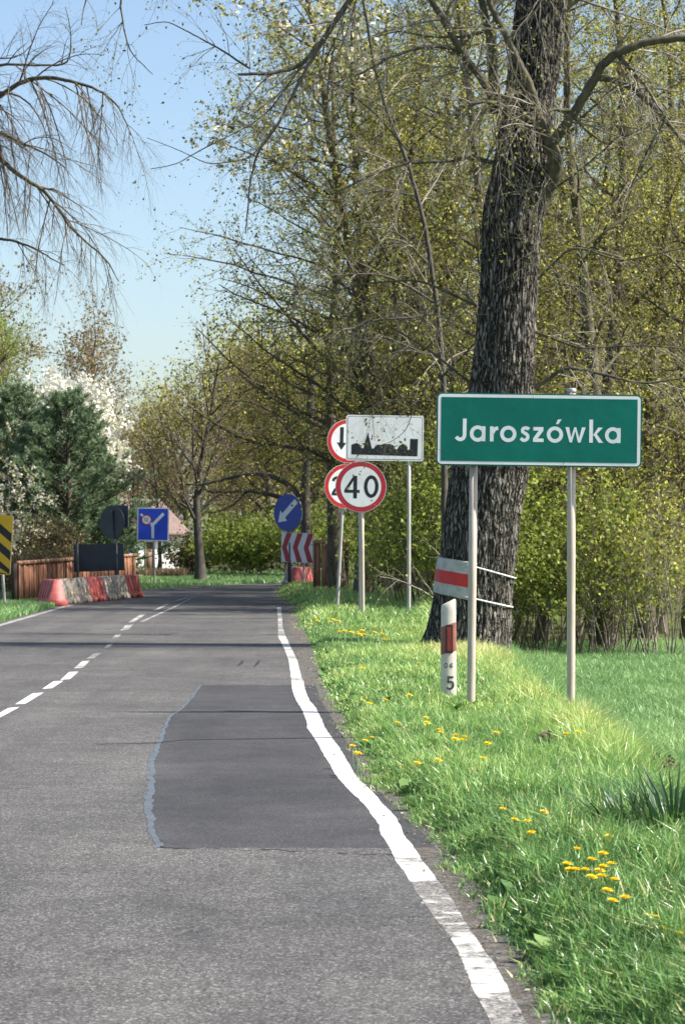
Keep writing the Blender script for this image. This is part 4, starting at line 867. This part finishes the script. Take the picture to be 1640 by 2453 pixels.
limb(z5([(950, 670), (1000, 600), (1060, 520), (1110, 430), (1150, 370), (1190, 290), (1260, 240), (1400, 190), (1570, 172), (1800, 190)]), .08, .042, .8, 1.6, -.5, -1.2)
limb(z5([(950, 670), (915, 590), (890, 500), (860, 390), (800, 280), (740, 150), (690, 60), (650, -60)]), .065, .04, .8, 1.4, -.5, -.9)
limb(z5([(1178, 355), (1260, 372), (1340, 410), (1420, 490), (1500, 580), (1600, 690), (1700, 800)]), .05, .02, 1.2, 1.5, -.8, -1.3)
limb(z5([(1250, 243), (1320, 320), (1380, 385), (1480, 540), (1560, 660)]), .035, .012, 1.2, 1.2, -.9, -1.4)
limb(z5([(1480, 545), (1400, 680), (1330, 830), (1290, 980), (1275, 1150)]), .016, .006, 1.0, .7, -1.3, -1.2)
limb(z5([(850, 545), (780, 520), (720, 475), (640, 462), (560, 480), (480, 540)]), .045, .012, 1.2, 1.2, -.5, -1.0)
limb(z5([(820, 425), (720, 450), (600, 465), (520, 500)]), .03, .012, 1.2, 1.0, -.5, -.8)
limb(z5([(700, 480), (650, 380), (560, 260), (480, 130), (400, -10), (330, -120)]), .06, .035, 1.0, 1.6, -.2, -.6)
limb(z5([(695, 520), (680, 300), (670, 150), (630, -20), (600, -150)]), .065, .045, .8, 1.4, .2, .0)
limb(z5([(560, 260), (470, 210), (340, 220), (200, 270), (100, 330), (-40, 380)]), .03, .01, 1.4, 1.3, -.3, -.8)
limb(z5([(690, 130), (560, 170), (400, 170), (250, 140), (150, 170)]), .025, .008, 1.2, 1.2, 0, -.6)
limb(z5([(685, 745), (600, 722), (450, 740), (300, 745), (130, 800), (0, 870), (-90, 900)]), .035, .008, 1.3, 1.1, .0, -.5)
limb(z5([(300, 690), (150, 520), (0, 400), (-140, 330)]), .016, .006, 1.2, .9, -.4, -.6)
limb(z5([(1050, 520), (980, 500), (940, 510)]), .035, .02, .6, .6, -.6, -.7)
limb(z5([(1050, 530), (1120, 600), (1200, 660), (1330, 610), (1450, 560)]), .022, .008, 1.4, 1.0, -.6, -.9)
limb(z5([(960, 870), (1060, 800), (1180, 700), (1300, 590)]), .02, .008, 1.0, .9, -.3, -.5)
# curtains of hanging twigs in front of the trunk
limb(z5([(960, -100), (880, 60), (740, 190), (780, 340), (900, 500)]), .014, .006, 2.0, 1.3, -1.4, -1.6)
limb(z5([(700, 480), (830, 600), (900, 760), (960, 830), (1080, 1000)]), .013, .005, 1.6, .9, -1.0, -1.3)
limb(z5([(690, 540), (710, 700), (730, 900), (760, 1120)]), .010, .004, 1.2, .5, -1.2, -1.3)
limb(z5([(1270, 1180), (1000, 1100), (930, 1090)]), .01, .005, .8, .5, -1, -.8)
# high limbs whose ends hang into the frame over the road
limb([(1240, -160), (1120, -260), (1000, -230), (900, -90), (830, 10), (775, 95), (720, 160), (650, 176), (570, 178)], .09, .018, .8, 1.2, .2, -1.2)
limb([(775, 95), (720, 190), (665, 300), (615, 365), (600, 430), (588, 560)], .03, .008, .8, .8, -.9, -1.1)
limb([(720, 160), (650, 260), (600, 300), (540, 330), (480, 360), (420, 395), (360, 405)], .014, .005, 1.1, .7, -1.0, -1.3)
limb([(600, 165), (523, 115), (455, 78), (400, 50), (345, 60)], .016, .005, 1.3, .7, -1.1, -1.4)
limb([(1000, -230), (700, -300), (480, -200), (330, -90), (285, 0), (296, 60), (308, 120), (335, 150), (366, 178)], .05, .005, 1.1, .8, -.3, -1.6)
limb([(480, -200), (300, -160), (220, -40), (200, 20), (195, 60)], .03, .006, .9, .6, -1, -1.6)
limb([(660, 300), (600, 380), (500, 395), (430, 360), (352, 330)], .012, .004, 1.0, .6, -1.0, -1.4)
# limbs over the lower wood on both sides of the trunk
l15 = lambda pts: [(x * 1.0459, y * 1.0459) for x, y in pts]
limb(l15([(1225, 890), (1290, 840), (1370, 855), (1470, 880), (1600, 860)]), .03, .010, 1.4, 1.0, -.6, -1.2)
limb(l15([(1225, 760), (1330, 800), (1450, 790), (1600, 800)]), .02, .008, 1.3, 1.1, -.5, -1.0)
limb(l15([(1230, 640), (1310, 560), (1420, 600), (1600, 560)]), .02, .008, 1.3, 1.1, -.5, -1.0)
limb(l15([(1080, 880), (980, 800), (880, 740), (780, 720), (700, 760)]), .02, .006, 1.2, .9, .3, .1)
limb(l15([(1090, 700), (960, 640), (820, 650), (700, 690)]), .02, .006, 1.2, .9, .3, .0)
limb(l15([(980, 700), (940, 790), (890, 840), (850, 930), (858, 1010)]), .010, .003, 1.0, .5, -.2, -.4)
limb(l15([(990, 860), (950, 930), (930, 985), (900, 1010), (870, 1020)]), .010, .003, 1.3, .45, -.2, -.4)
limb(l15([(1000, 905), (960, 920), (880, 915), (820, 950)]), .008, .003, 1.4, .45, -.2, -.4)
# unseen upper crown, for its shade on the road
for k in range(30):
    az = k * 2.4; z0 = 9.0 + 0.2 * k; c_, r_ = trunk_at(min(z0, pz[-1]))
    out, leaf = [], []
    grow(out, leaf, np.array([c_ + .1, D, min(z0, pz[-1] - .3)]), nrm(np.array([math.cos(az), math.sin(az), .9])), 6.0, .09, 0, dict(DROOP, kids=[13, 9, 5], trop=[.02, -.03, -.06, -.05], len=[2.4, .7, .3]), rgl)
    for lvl, pts_, rd in out: (limb_mb if lvl == 0 else twig_mb).tube(pts_ - root_b, rd, (7, 4, 3, 3)[lvl], 0, .5, cap=False)
up = MB()
up.tube([np.array([trunk_at(pz[-1])[0], D, pz[-1] - .05]) - root_b, np.array([trunk_at(pz[-1])[0] + .5, D, pz[-1] + 4]) - root_b, np.array([trunk_at(pz[-1])[0] + .6, D, pz[-1] + 8]) - root_b], [.5, .32, .12], 14)
limb_mb.f += [(f + limb_mb.n, m_) for f, m_ in up.f]; limb_mb.v += up.v; limb_mb.a += up.a; limb_mb.n += up.n
limb_mb.build('limbs', M['limb_bark'], t, smooth=True)
add_leaves(twig_mb, budpts, .042, 1, rgl, .6, .30, .006)
twig_mb.build('crown', [M['twig_pale'], M['bud']], t)

# --- cloth band and strings round the trunk
def wrap(py_l, py_r, a0, a1, off, n=60):
    A = np.linspace(a0, a1, n); pts = []
    for a in A:
        fx = math.cos(a); py = py_l + (py_r - py_l) * (fx + 1) / 2; z = zb(py); c_, r_ = trunk_at(z)
        pts.append([c_ + (r_ + off) * math.cos(a), D + (r_ + off) * math.sin(a) * .97, z])
    return np.array(pts) - root_b
bnd = empty('tree_warning_band', root_b, 'grey cloth band with a red stripe tied round the lime trunk by white strings', 'warning band')
A0, A1 = -math.pi - 0.55, -math.pi / 2 - 0.05
ys_l = [1334, 1336, 1362, 1392, 1417, 1419]; ys_r = [1364, 1366, 1396, 1428, 1458, 1460]
rows = [wrap(a, b, A0, A1, (.004, .018, .026, .026, .020, .004)[k]) for k, (a, b) in enumerate(zip(ys_l, ys_r))]
mbb = MB(); rows = np.array(rows); rows[:, :, 2] += .010 * (fbm(np.arange(60) * .3, np.arange(60) * 0, 5)[None, :] - .45)
nr = len(rows); n = 60
ruck = .022 * (fbm(np.arange(60)[None, :] * .45 + np.arange(nr)[:, None] * 1.3, np.arange(nr)[:, None] * 1.7 + np.zeros((1, 60)), 6, 3) - .45)
rows[:, :, 1] -= ruck
i = (np.arange(nr - 1)[:, None] * n + np.arange(n - 1)[None, :])
for k in range(nr - 1):
    mbb.add(rows[k:k + 2].reshape(-1, 3), np.stack([np.arange(n - 1), np.arange(1, n), n + np.arange(1, n), n + np.arange(n - 1)], -1)[:, ::-1], 1 if k == 2 else 0)
mbb.build('cloth', [M['cloth'], M['cloth_red']], bnd, smooth=True)
for a, b in ((1334, 1385), (1411, 1454)):
    s_ = MB(); s_.tube(wrap(a, b, A1 - .25, math.pi + A0 + math.pi + .4, .016, 70), .0125, 6); s_.build('string', M['string'], bnd)

# --- slim dark sapling behind the sign
sb = np.array([(1060 - CX) / F * 40, 40.0, gz((1060 - CX) / F * 40, 40)])
sap = empty('sapling', sb, 'slim dark sapling leaning left beside the lime trunk', 'tree')
lm2, tm2, bp2 = MB(), MB(), []
kw = dict(lm=lm2, tm=tm2, bp=bp2, base=sb, droop=False)
limb([(1062, 1500), (1064, 1200), (1062, 925), (1056, 830), (1046, 732), (1030, 620), (1013, 523), (992, 444), (966, 361), (930, 280), (900, 180), (880, 60), (860, -60)], .060, .02, .5, 1.2, **kw)
limb([(1040, 725), (985, 690), (930, 662), (880, 655), (800, 660), (745, 640)], .026, .006, 1.5, .9, 0, -.8, **kw)
limb([(1045, 750), (980, 762), (900, 765), (800, 800)], .02, .005, 1.5, .8, 0, -.5, **kw)
limb([(1058, 860), (1000, 840), (930, 810), (880, 790)], .022, .006, 1.3, .8, 0, -.6, **kw)
limb([(1060, 900), (1110, 850), (1160, 800), (1230, 690)], .02, .006, 1.2, .7, 0, -1, **kw)
limb([(1030, 640), (960, 560), (900, 540), (780, 560)], .02, .006, 1.4, .9, 0, -.6, **kw)
limb([(1000, 470), (920, 455), (800, 480), (690, 480)], .018, .005, 1.4, .9, 0, -.6, **kw)
lm2.build('trunk', M['twig_dark'], sap, smooth=True); add_leaves(tm2, bp2, .05, 1, rgl, .4, .32, .01)
tm2.build('crown', [M['twig_pale'], M['bud']], sap)

# ------------------------------------------------------------------ weeping bare tree, trunk just outside the frame on the left
WEEP = dict(DROOP, kids=[1, 10, 6], trop=[0, -.10, -.12, -.10], len=[1.7, .7, .3], rmax=[.016, .007, .004], leaves=0, ang=[50, 30, 35], wig=[.05, .05, .08, .12])
wb = np.array([-8.6, 43.0, gz(-8.6, 43.0)])
wt = empty('weeping_tree', wb, 'bare tree whose drooping branches hang into the sky at top left', 'tree')
lm3, tm3, bp3 = MB(), MB(), []
lm3.tube(np.array([[0, 0, -.3], [0, 0, .3], [.1, 0, 3], [.15, .1, 6], [.3, 0, 9], [.3, 0, 13], [.4, 0, 16]]), [.42, .33, .27, .24, .2, .13, .05], 12)
kw = dict(S_=WEEP, lm=lm3, tm=tm3, bp=bp3, base=wb)
px0 = CX + (wb[0] + .15) / wb[1] * F
z4_ = lambda pts: z4(pts)
limb([(px0, 520)] + z4_([(-200, 560), (0, 440), (100, 372), (190, 352), (280, 360), (380, 385), (480, 425), (555, 500), (600, 620)]), .09, .008, 1.7, 1.7, 0, -1, **kw)
limb([(px0, 520)] + z4_([(-200, 590), (0, 600), (130, 672), (220, 700), (300, 770)]), .07, .01, 1.6, 1.5, 0, -.6, **kw)
limb([(px0, 640)] + z4_([(-150, 640), (0, 720), (80, 800), (190, 860), (260, 940), (320, 1040), (385, 1100), (490, 1186), (545, 1290)]), .08, .008, 1.6, 1.3, 0, -.8, **kw)
limb([(px0, 760)] + z4_([(-200, 1130), (0, 1090), (100, 1110), (180, 1150), (240, 1186), (300, 1215)]), .06, .008, 1.3, 1.0, 0, -.8, **kw)
limb([(px0, 300)] + z4_([(-120, 350), (0, 290), (140, 300), (320, 300), (330, 150), (300, 30)]), .05, .006, .7, .8, 0, -.6, **dict(kw, droop=False))
limb([(px0, 200)] + z4_([(-120, 250), (-20, 270), (90, 265), (150, 200)]), .04, .006, .7, .6, 0, -.6, **dict(kw, droop=False))
limb([(px0, 260)] + z4_([(-100, 430), (20, 415), (120, 450), (200, 560), (230, 700)]), .045, .006, 1.5, 1.2, 0, -.4, **kw)
lm3.build('trunk', M['limb_bark'], wt, smooth=True)
tm3.build('crown', [M['twig']], wt)

# ------------------------------------------------------------------ far side: pines, blossom tree, bare trees, bush, hedge, house
def pine(seed, h, rad, label, loc):
    rg = np.random.RandomState(seed); root = empty('pine_tree', loc, label, 'pine tree', 'pines behind the left timber fence')
    tr, cr = MB(), MB(); tr.tube([(0, 0, -.2), (.05, 0, h * .5), (0, 0, h * .97)], [.17, .11, .02], 9)
    tips = []
    n = 120
    for k in range(n):
        f = (k + .5) / n; z = h * (.06 + .92 * f); l = rad * (1 - f) ** .62 * rg.uniform(.7, 1.12) + .15
        az = k * 2.4 + rg.normal(0, .3); d = nrm(np.array([math.cos(az), math.sin(az), .05 + .55 * f])); p = np.array([0, 0, z]); pts = [p]
        for s_ in range(5):
            d = nrm(d + rg.normal(0, .09, 3) + [0, 0, .07]); p = p + d * l / 5; pts.append(p)
        pts = np.array(pts); tr.tube(pts, np.linspace(.045 * (1 - f) + .01, .008, 6), 4, 0, .5, cap=False)
        for s_ in range(int(6 + 13 * (1 - f))):
            t = rg.uniform(.28, 1); i_ = min(int(t * 5), 4); q = pts[i_] + (pts[i_ + 1] - pts[i_]) * (t * 5 - i_)
            sd_ = nrm(nrm(pts[i_ + 1] - pts[i_]) * .7 + rg.normal(0, .55, 3) + [0, 0, .28]); ln = rg.uniform(.25, .6)
            for u in (.45, .75, 1.0): tips.append((q + sd_ * ln * u, sd_))
        tips.append((pts[-1], nrm(pts[-1] - pts[-2])))
    T_ = np.array([a for a, b in tips]); Dd = np.array([b for a, b in tips]); m_ = 22; n = len(T_)
    b = np.repeat(T_, m_, 0); d = np.repeat(Dd, m_, 0) * .8 + rg.normal(0, .55, (n * m_, 3)); d /= np.linalg.norm(d, axis=1)[:, None]
    s_ = np.cross(d, rg.normal(0, 1, d.shape)); s_ /= np.linalg.norm(s_, axis=1)[:, None]; l = rg.uniform(.10, .19, n * m_)[:, None]
    v = np.stack([b - s_ * .011, b + s_ * .011, b + d * l + s_ * .006, b + d * l - s_ * .006], 1).reshape(-1, 3)
    clump = np.repeat(np.clip(rg.normal(.45, .22, n), 0, .95), m_)
    cr.add(v, np.arange(n * m_)[:, None] * 4 + np.array([[0, 1, 2, 3]]), 0, np.repeat(np.clip(clump + rg.normal(0, .08, n * m_), 0, 1), 4))
    tr.build('trunk', M['stem_bark'], root, smooth=True); cr.build('crown', M['needle'], root); return root
pine(51, 7.2, 3.6, 'dense pine at the left edge of the photo', (-12.4, 95, -.2)); pine(52, 6.9, 3.6, 'dense pine beneath the white blossoming tree', (-10.2, 93, -.2)); pine(53, 5.4, 2.1, 'smaller pine behind the round sign seen from behind', (-9.9, 96, -.1))

BL_ = dict(seg=[8, 7, 5, 3], wig=[.06, .12, .16, .2], trop=[.03, .04, .02, 0], tap=[.3, .25, .3, .4], kids=[16, 9, 6], ref=[1, 2.4, 1.0], t0=[.2, .15, .15], ang=[55, 48, 45], len=[3.1, 1.1, .5], env=[lambda t: 1.1 - .35 * t, one_, one_], rr=[.5, .5, .5], rmax=[.07, .02, .008], leaves=7)
make_tree('blossoming_tree', dict(BL_, kids=[34, 12, 8], leaves=14, t0=[.42, .15, .15], len=[2.6, 1.0, .45]), 61, 7.0, .2, 'rounded tree covered in white blossom behind the pines', 'tree', None, (-11.3, 103, -.1), mats=[M['stem_bark'], M['twig_red'], M['blossom']], leafsize=.145)
BARE = dict(BL_, kids=[26, 11, 8], len=[4.4, 1.7, .75], leaves=7, ref=[1, 3.6, 1.4], ang=[48, 45, 45], env=[lambda t: 1.1 - .4 * t, one_, one_])
make_tree('budding_tree', BARE, 62, 13.0, .26, 'tall budding tree far behind the pines at the left edge', 'tree', 'budding trees far behind the pines', (-17.5, 122, -.4), mats=[M['stem_bark'], M['twig_red'], M['leaf_tan']], leafsize=.13)
b2 = make_tree('budding_tree', BARE, 63, 11.5, .24, 'budding tree with reddish twigs behind the white blossom', 'tree', 'budding trees far behind the pines', (-13.0, 126, -.5), mats=[M['stem_bark'], M['twig_red'], M['leaf_tan']], leafsize=.12)
make_tree('olive_tree', dict(BARE, leaves=8), 67, 12.0, .22, 'yellow green tree rising above the pines at the left edge', 'tree', None, (-14.8, 112, -.2), mats=[M['stem_bark'], M['twig'], M['leaf_green']], leafsize=.09)
pb = make_tree('flowering_bush', dict(SHRUB, leaves=12), 64, 3.9, .03, 'pale flowering bush behind the yellow striped marker', 'bush', None, (-10.9, 72, -.25), mats=[M['twig'], M['twig'], M['blossom_cream']], leafsize=.09, stems=11, spread=.6, lean=.45, trunk_lv=0)
gb = 'brown undergrowth below the pines'
ub = make_tree('undergrowth_bush', dict(SHRUB, leaves=9), 65, 2.2, .016, 'brownish twiggy undergrowth bush below the pines', 'bush', gb, (-9.6, 80, -.2), mats=[M['twig'], M['twig'], M['leaf_brown']], leafsize=.09, stems=14, spread=1.0, lean=.55, trunk_lv=0)
for x, y, s_ in ((-9.1, 66, .5), (-9.2, 62, .5), (-8.9, 72, .55), (-10.6, 83, .8), (-9.6, 87, .8), (-11.8, 86, .9), (-9.4, 59, .5)): dup(ub, (x, y, gz(x, y)), rr.random() * 6, 'brownish twiggy undergrowth bush below the pines', s_)
# bare tree by the road bend with its brown twigs
make_tree('bare_tree', dict(BARE, kids=[22, 10, 7], len=[3.3, 1.3, .6], leaves=1, t0=[.22, .15, .15]), 66, 8.2, .17, 'bare tree with a thin dark trunk standing right of the blue fork sign', 'tree', None, (-5.15, 91, 0), (0.03, 0, 1), [M['twig_dark'], M['twig_red'], M['leaf_tan']], .09)
# dark arching boughs of a tree next to the chevron board
ab = np.array([(735 - CX) / F * 86, 86.0, 0.0]); at_ = empty('arching_tree', ab, 'grey trunked tree with dark boughs arching left over the road bend', 'tree')
lm4, tm4, bp4 = MB(), MB(), []; kw = dict(S_=dict(DROOP, leaves=1, len=[1.8, .8, .35], trop=[0, .02, 0, 0]), lm=lm4, tm=tm4, bp=bp4, base=ab, droop=False)
limb([(735, 1420), (734, 1330), (730, 1200), (738, 1050), (748, 900)], .19, .12, .4, 2.2, **kw)
limb([(732, 1215), (700, 1165), (649, 1139), (600, 1134), (565, 1141), (481, 1162), (430, 1160)], .11, .03, 1.0, 1.5, 0, 1, **kw)
limb([(732, 1235), (690, 1200), (664, 1188), (601, 1175), (550, 1180), (497, 1178), (470, 1160)], .10, .03, .9, 1.2, 0, .6, **kw)
limb([(590, 1180), (560, 1210), (520, 1228), (490, 1226)], .04, .015, 1, .9, .4, .8, **kw)
limb([(735, 1090), (680, 1000), (600, 960), (520, 960)], .07, .02, 1.2, 1.8, 0, .5, **kw)
lm4.build('trunk', M['twig_dark'], at_, smooth=True); add_leaves(tm4, bp4, .07, 1, rgl, .2, .34, .03); tm4.build('crown', [M['twig'], M['leaf']], at_)
# olive trees beyond the bend
gf = 'olive green trees beyond the road bend'; lf = 'olive green tree in the row beyond the road bend'
fo = make_tree('background_tree', dict(BARE, leaves=3, kids=[26, 12, 10], t0=[.32, .15, .15]), 68, 9.5, .2, lf, 'tree', gf, (-3.6, 122, -.3), mats=[M['stem_bark'], M['twig_red'], M['leaf']], leafsize=.13)
for x, y, s_ in ((-5.6, 132, 1.0), (-0.8, 118, 1.1), (-4.5, 140, 1.25), (1.5, 112, 1.1), (-1.5, 104, .9), (-6.5, 165, 1.3), (-10.5, 172, 1.2), (3.5, 118, 1.2)): dup(fo, (x, y, gz(x, y)), rr.random() * 6, lf, s_)
ls = 'faint brown tree far off on the skyline beyond the bend'
sk = make_tree('skyline_tree', dict(BARE, leaves=5), 71, 11.0, .22, ls, 'tree', 'faint trees on the skyline beyond the bend', (-14, 200, -.8), mats=[M['twig_red'], M['twig_red'], M['leaf_tan']], leafsize=.15)
for x, y, s_ in ((-20, 205, 1.0), (-8.5, 195, .9), (-3, 205, 1.05), (2, 198, .95), (-26, 215, 1.1), (-11, 225, 1.2), (-17, 230, 1.1), (-5, 235, 1.2), (6, 220, 1.1)): dup(sk, (x, y, -.8), rr.random() * 6, ls, s_)
fg = make_tree('green_bush', dict(SHRUB, leaves=8), 69, 2.3, .016, 'bright yellow green bush at the road bend', 'bush', 'bright bushes at the road bend', (-3.0, 100, 0), mats=[M['twig_pale'], M['twig_pale'], M['leaf_green']], leafsize=.12, stems=15, spread=1.0, lean=.6, trunk_lv=0)
for x, y, s_ in ((-4.4, 101, .9), (-1.9, 99, 1.05), (-3.8, 104, 1.1), (-0.9, 101, 1.2)): dup(fg, (x, y, gz(x, y)), rr.random() * 6, 'bright yellow green bush at the road bend', s_)
dg = make_tree('green_bush', dict(SHRUB, leaves=10), 70, 1.2, .02, 'small dark bush beside the thin trunked bare tree', 'bush', None, (-6.15, 103, 0), mats=[M['twig_dark'], M['twig_dark'], M['leaf_brown']], leafsize=.10, stems=11, spread=.4, lean=.3, trunk_lv=0)
bt = dict(BARE, kids=[18, 9, 7], len=[2.2, .9, .45], leaves=2, t0=[.42, .15, .15])
for x, y, sd_, lb_ in ((-8.7, 119, 81, 'small bare brown tree before the house, nearer the road bend'), (-10.6, 122, 82, 'small bare brown tree before the house, behind the blue fork sign')):
    make_tree('bare_tree', bt, sd_, 5.4, .10, lb_, 'tree', None, (x, y, gz(x, y)), mats=[M['twig_dark'], M['twig_red'], M['leaf_tan']], leafsize=.10)
# brown hedge
hb = np.array([-9.6, 99.0, 0.0]); hd = MB(); rgh = np.random.RandomState(8)
for k in range(1500):
    x = rgh.uniform(-2.6, 3.4); y = rgh.uniform(-.4, .4); h_ = rgh.uniform(.2, .42); d = rgh.normal(0, .18, 2)
    hd.tube([(x, y, -.05), (x + d[0] * .4, y + d[1] * .4, h_ * .5), (x + d[0], y + d[1], h_)], [.010, .008, .004], 3, 0, .5, cap=False)
add_leaves(hd, np.stack([rgh.uniform(-2.6, 3.4, 5000), rgh.uniform(-.4, .4, 5000), rgh.uniform(.03, .36, 5000)], -1), .07, 1, rgh)
o = hd.build('hedge', [M['twig_red'], M['leaf_brown']]); o.location = hb; tag(o, 'low brown leafless hedge in front of the white house', 'hedge')
# house
hz = -.8; hs_ = np.array([-13.2, 150.0, hz]); t = empty('house', hs_, 'white house with a pinkish red tiled roof behind the hedge', 'house', rz=math.radians(32))
hw = MB(); hw.box((-4.5, 0, 0), (3.9, 7, 2.75)); hw.build('wall', M['wall'], t)
rf = MB(); rf.faces([(-5, -.6, 2.55), (4.4, -.6, 2.55), (4.4, 7.6, 2.55), (-5, 7.6, 2.55), (-5, 3.5, 4.8), (4.4, 3.5, 4.8), (-5, -.6, 2.72), (4.4, -.6, 2.72), (4.4, 7.6, 2.72), (-5, 7.6, 2.72)], [[3, 2, 1, 0], [0, 1, 7, 6], [2, 3, 9, 8], [6, 7, 5, 4], [8, 9, 4, 5], [1, 2, 8, 5, 7], [3, 0, 6, 4, 9]])
roof = rf.build('roof', M['roof'], t)
for x0, x1, z0, z1 in ((-3.4, -2.4, .9, 2.1), (-.4, .5, .9, 2.1), (1.55, 2.15, .1, 2.15)):
    fr = MB()
    for a, b in (((x0, -.05, z0), (x0 + .08, .02, z1)), ((x1 - .08, -.05, z0), (x1, .02, z1)), ((x0 + .08, -.05, z0), (x1 - .08, .02, z0 + .08)), ((x0 + .08, -.05, z1 - .08), (x1 - .08, .02, z1))): fr.box(a, b)
    f_o = fr.build('window' if z0 > .5 else 'door', M['frame'], t); pn = MB(); pn.box((x0 + .08, -.02, z0 + .08), (x1 - .08, -.006, z1 - .08)); pn.build('pane' if z0 > .5 else 'door_leaf', M['glass'] if z0 > .5 else M['frame'], f_o)

# ------------------------------------------------------------------ flowers and plants in the verge
def dandelion_mesh():
    st, hd_ = MB(), MB(); rg = np.random.RandomState(3)
    st.tube([(0, 0, -.03), (.004, 0, .06), (.002, .002, .165)], [.0025, .0022, .0022], 5)
    for ring_, (nn_, l, el) in enumerate([(16, .024, .12), (14, .020, .45), (11, .015, .85), (7, .010, 1.2)]):
        for k in range(nn_):
            a = 2 * math.pi * k / nn_ + ring_ * .3; d = np.array([math.cos(a) * math.cos(el), math.sin(a) * math.cos(el), math.sin(el)]); s_ = np.array([-math.sin(a), math.cos(a), 0]) * .0036
            b = np.array([.002, .002, .167]); hd_.add([b - s_ * .4, b + s_ * .4, b + d * l + s_, b + d * l * 1.08, b + d * l - s_], [[0, 1, 2, 3, 4]], 0, rg.rand())
    return st, hd_
st, hd_ = dandelion_mesh()
dproto = None
def dandelion(px, py, label, group, sc=1.0):
    global dproto
    d = F * (H - .03 - .165 * sc) / (py - HY); x = (px - CX) / F * d; loc = (x, d, float(gz(x, d)) + .0)
    if dproto is None:
        dproto = empty('dandelion', loc, label, 'dandelion', group); st.build('stem', M['meadow'], dproto); hd_.build('flower_head', M['dandelion'], dproto); o = dproto; o.scale = (sc,) * 3
    else: o = dup(dproto, loc, rr.random() * 6, label, sc, group)
    o.rotation_euler = (rr.uniform(-.25, .1), rr.uniform(-.15, .15), rr.random() * 6)
c1 = [(1388, 2044), (1448, 2052), (1478, 2074), (1417, 2066), (1354, 2077), (1376, 2086), (1388, 2090), (1408, 2090), (1429, 2090), (1450, 2081), (1446, 2104), (1470, 2112), (1450, 2137), (1458, 2164), (1507, 2153), (1404, 2105)]
for p in c1: dandelion(*p, 'yellow dandelion in the dense cluster low on the verge', 'dandelions of the dense cluster', 1.05)
for p, lb in zip([(1473, 2009), (1296, 1952), (1207, 1945), (1283, 1972), (1292, 1999), (1222, 1968)], ['lone yellow dandelion just above the dense cluster', 'yellow dandelion highest of the small group left of the dense cluster', 'yellow dandelion leftmost of the small group', 'yellow dandelion in the middle of the small group', 'yellow dandelion lowest of the small group', 'small half open dandelion of the small group']): dandelion(*p, lb, 'dandelions left of the dense cluster')
for p in [(1575, 2222), (1552, 2195), (1566, 2199), (1623, 2238)]: dandelion(*p, 'yellow dandelion in the grass at the lower right corner', 'dandelions at the lower right', .8)
for p in [(1083, 1777), (1100, 1772), (1110, 1776), (1117, 1780), (1048, 1755), (1050, 1764), (1177, 1785), (1180, 1766)]: dandelion(*p, 'yellow dandelion below the posts of the green sign', 'dandelions below the green sign', 1.15)
for p in [(1370, 1760), (1358, 1768)]: dandelion(*p, 'yellow dandelion by the right post of the green sign', 'dandelions by the right post', 1.2)
for p in [(872, 1755), (889, 1751), (848, 1767), (853, 1785), (858, 1780)]: dandelion(*p, 'yellow dandelion close to the road edge beside the patch', 'dandelions at the road edge', 1.1)
for p in [(996, 1820), (1042, 1823), (1168, 1822), (1016, 1723), (1013, 1732), (940, 1732)]: dandelion(*p, 'yellow dandelion scattered in the middle of the verge', 'dandelions in the middle of the verge', 1.1)
for p in [(887, 1684), (856, 1670), (970, 1668), (913, 1681), (1002, 1592), (870, 1602)]: dandelion(*p, 'yellow dandelion in the longer grass left of the delineator', 'dandelions left of the delineator', 1.2)
for p in [(741, 1488), (755, 1484), (760, 1481), (786, 1490), (795, 1484), (810, 1487), (845, 1513), (860, 1516), (872, 1508), (887, 1512), (912, 1518), (852, 1520), (868, 1522), (922, 1534), (808, 1515), (828, 1512)]: dandelion(*p, 'yellow dandelion in the far group below the round signs', 'dandelions below the round signs', 1.7)

def tuft(name, loc, n, h, wd, mat, seed, label, cat, lean=.6):
    rg = np.random.RandomState(seed); mb = MB()
    for k in range(n):
        az = rg.rand() * 6.28; o_ = np.array([math.cos(az), math.sin(az), 0]); p = o_ * .22 * rg.rand(); l = h * rg.uniform(.6, 1.15); le = lean * rg.uniform(.3, 1.2); s_ = np.array([-o_[1], o_[0], 0]) * wd
        pts = [p + np.array([0, 0, l * t * (1 - .25 * le * t)]) + o_ * l * le * t * t for t in (0, .33, .66, 1)]
        v = []
        for q, f in zip(pts, (.8, 1, .8, .08)): v += [q - s_ * f, q + s_ * f]
        mb.add(v, [[0, 1, 3, 2], [2, 3, 5, 4], [4, 5, 7, 6]], 0, rg.rand())
    o = mb.build(name, mat); o.location = [float(c) for c in loc]; return tag(o, label, cat)
for px, py, n, h_, lb in ((1615, 2050, 150, .42, 'dark green clump of broad strap leaves at the right edge'), (1500, 2030, 60, .32, 'smaller clump of strap leaves left of the dark clump')):
    g = G(px, py, .03); tuft('leaf_clump', (g[0], g[1], gz(g[0], g[1])), n, h_, .009, M['strap'], px, lb, 'plant')
for px, py, lb in ((1335, 1815, 'small dark dead nettle in the grass below the right sign post'), (1580, 1850, 'purple brown dead nettle patch near the right edge'), (1555, 1836, 'purple brown dead nettle left of the patch near the right edge')):
    g = G(px, py, .05); mb = MB(); rg = np.random.RandomState(px); pts = []
    for k in range(9):
        c = np.array([rg.normal(0, .06), rg.normal(0, .06), 0]); mb.tube([c, c + [0, 0, .13]], .002, 4, 0, .3, cap=False)
        pts += [c + [0, 0, z] for z in rg.uniform(.05, .16, 18)]
    add_leaves(mb, pts, .035, 0, rg, .4, .45, .012); o = mb.build('dead_nettle', M['nettle']); o.location = (g[0], g[1], float(gz(g[0], g[1]))); tag(o, lb, 'plant')
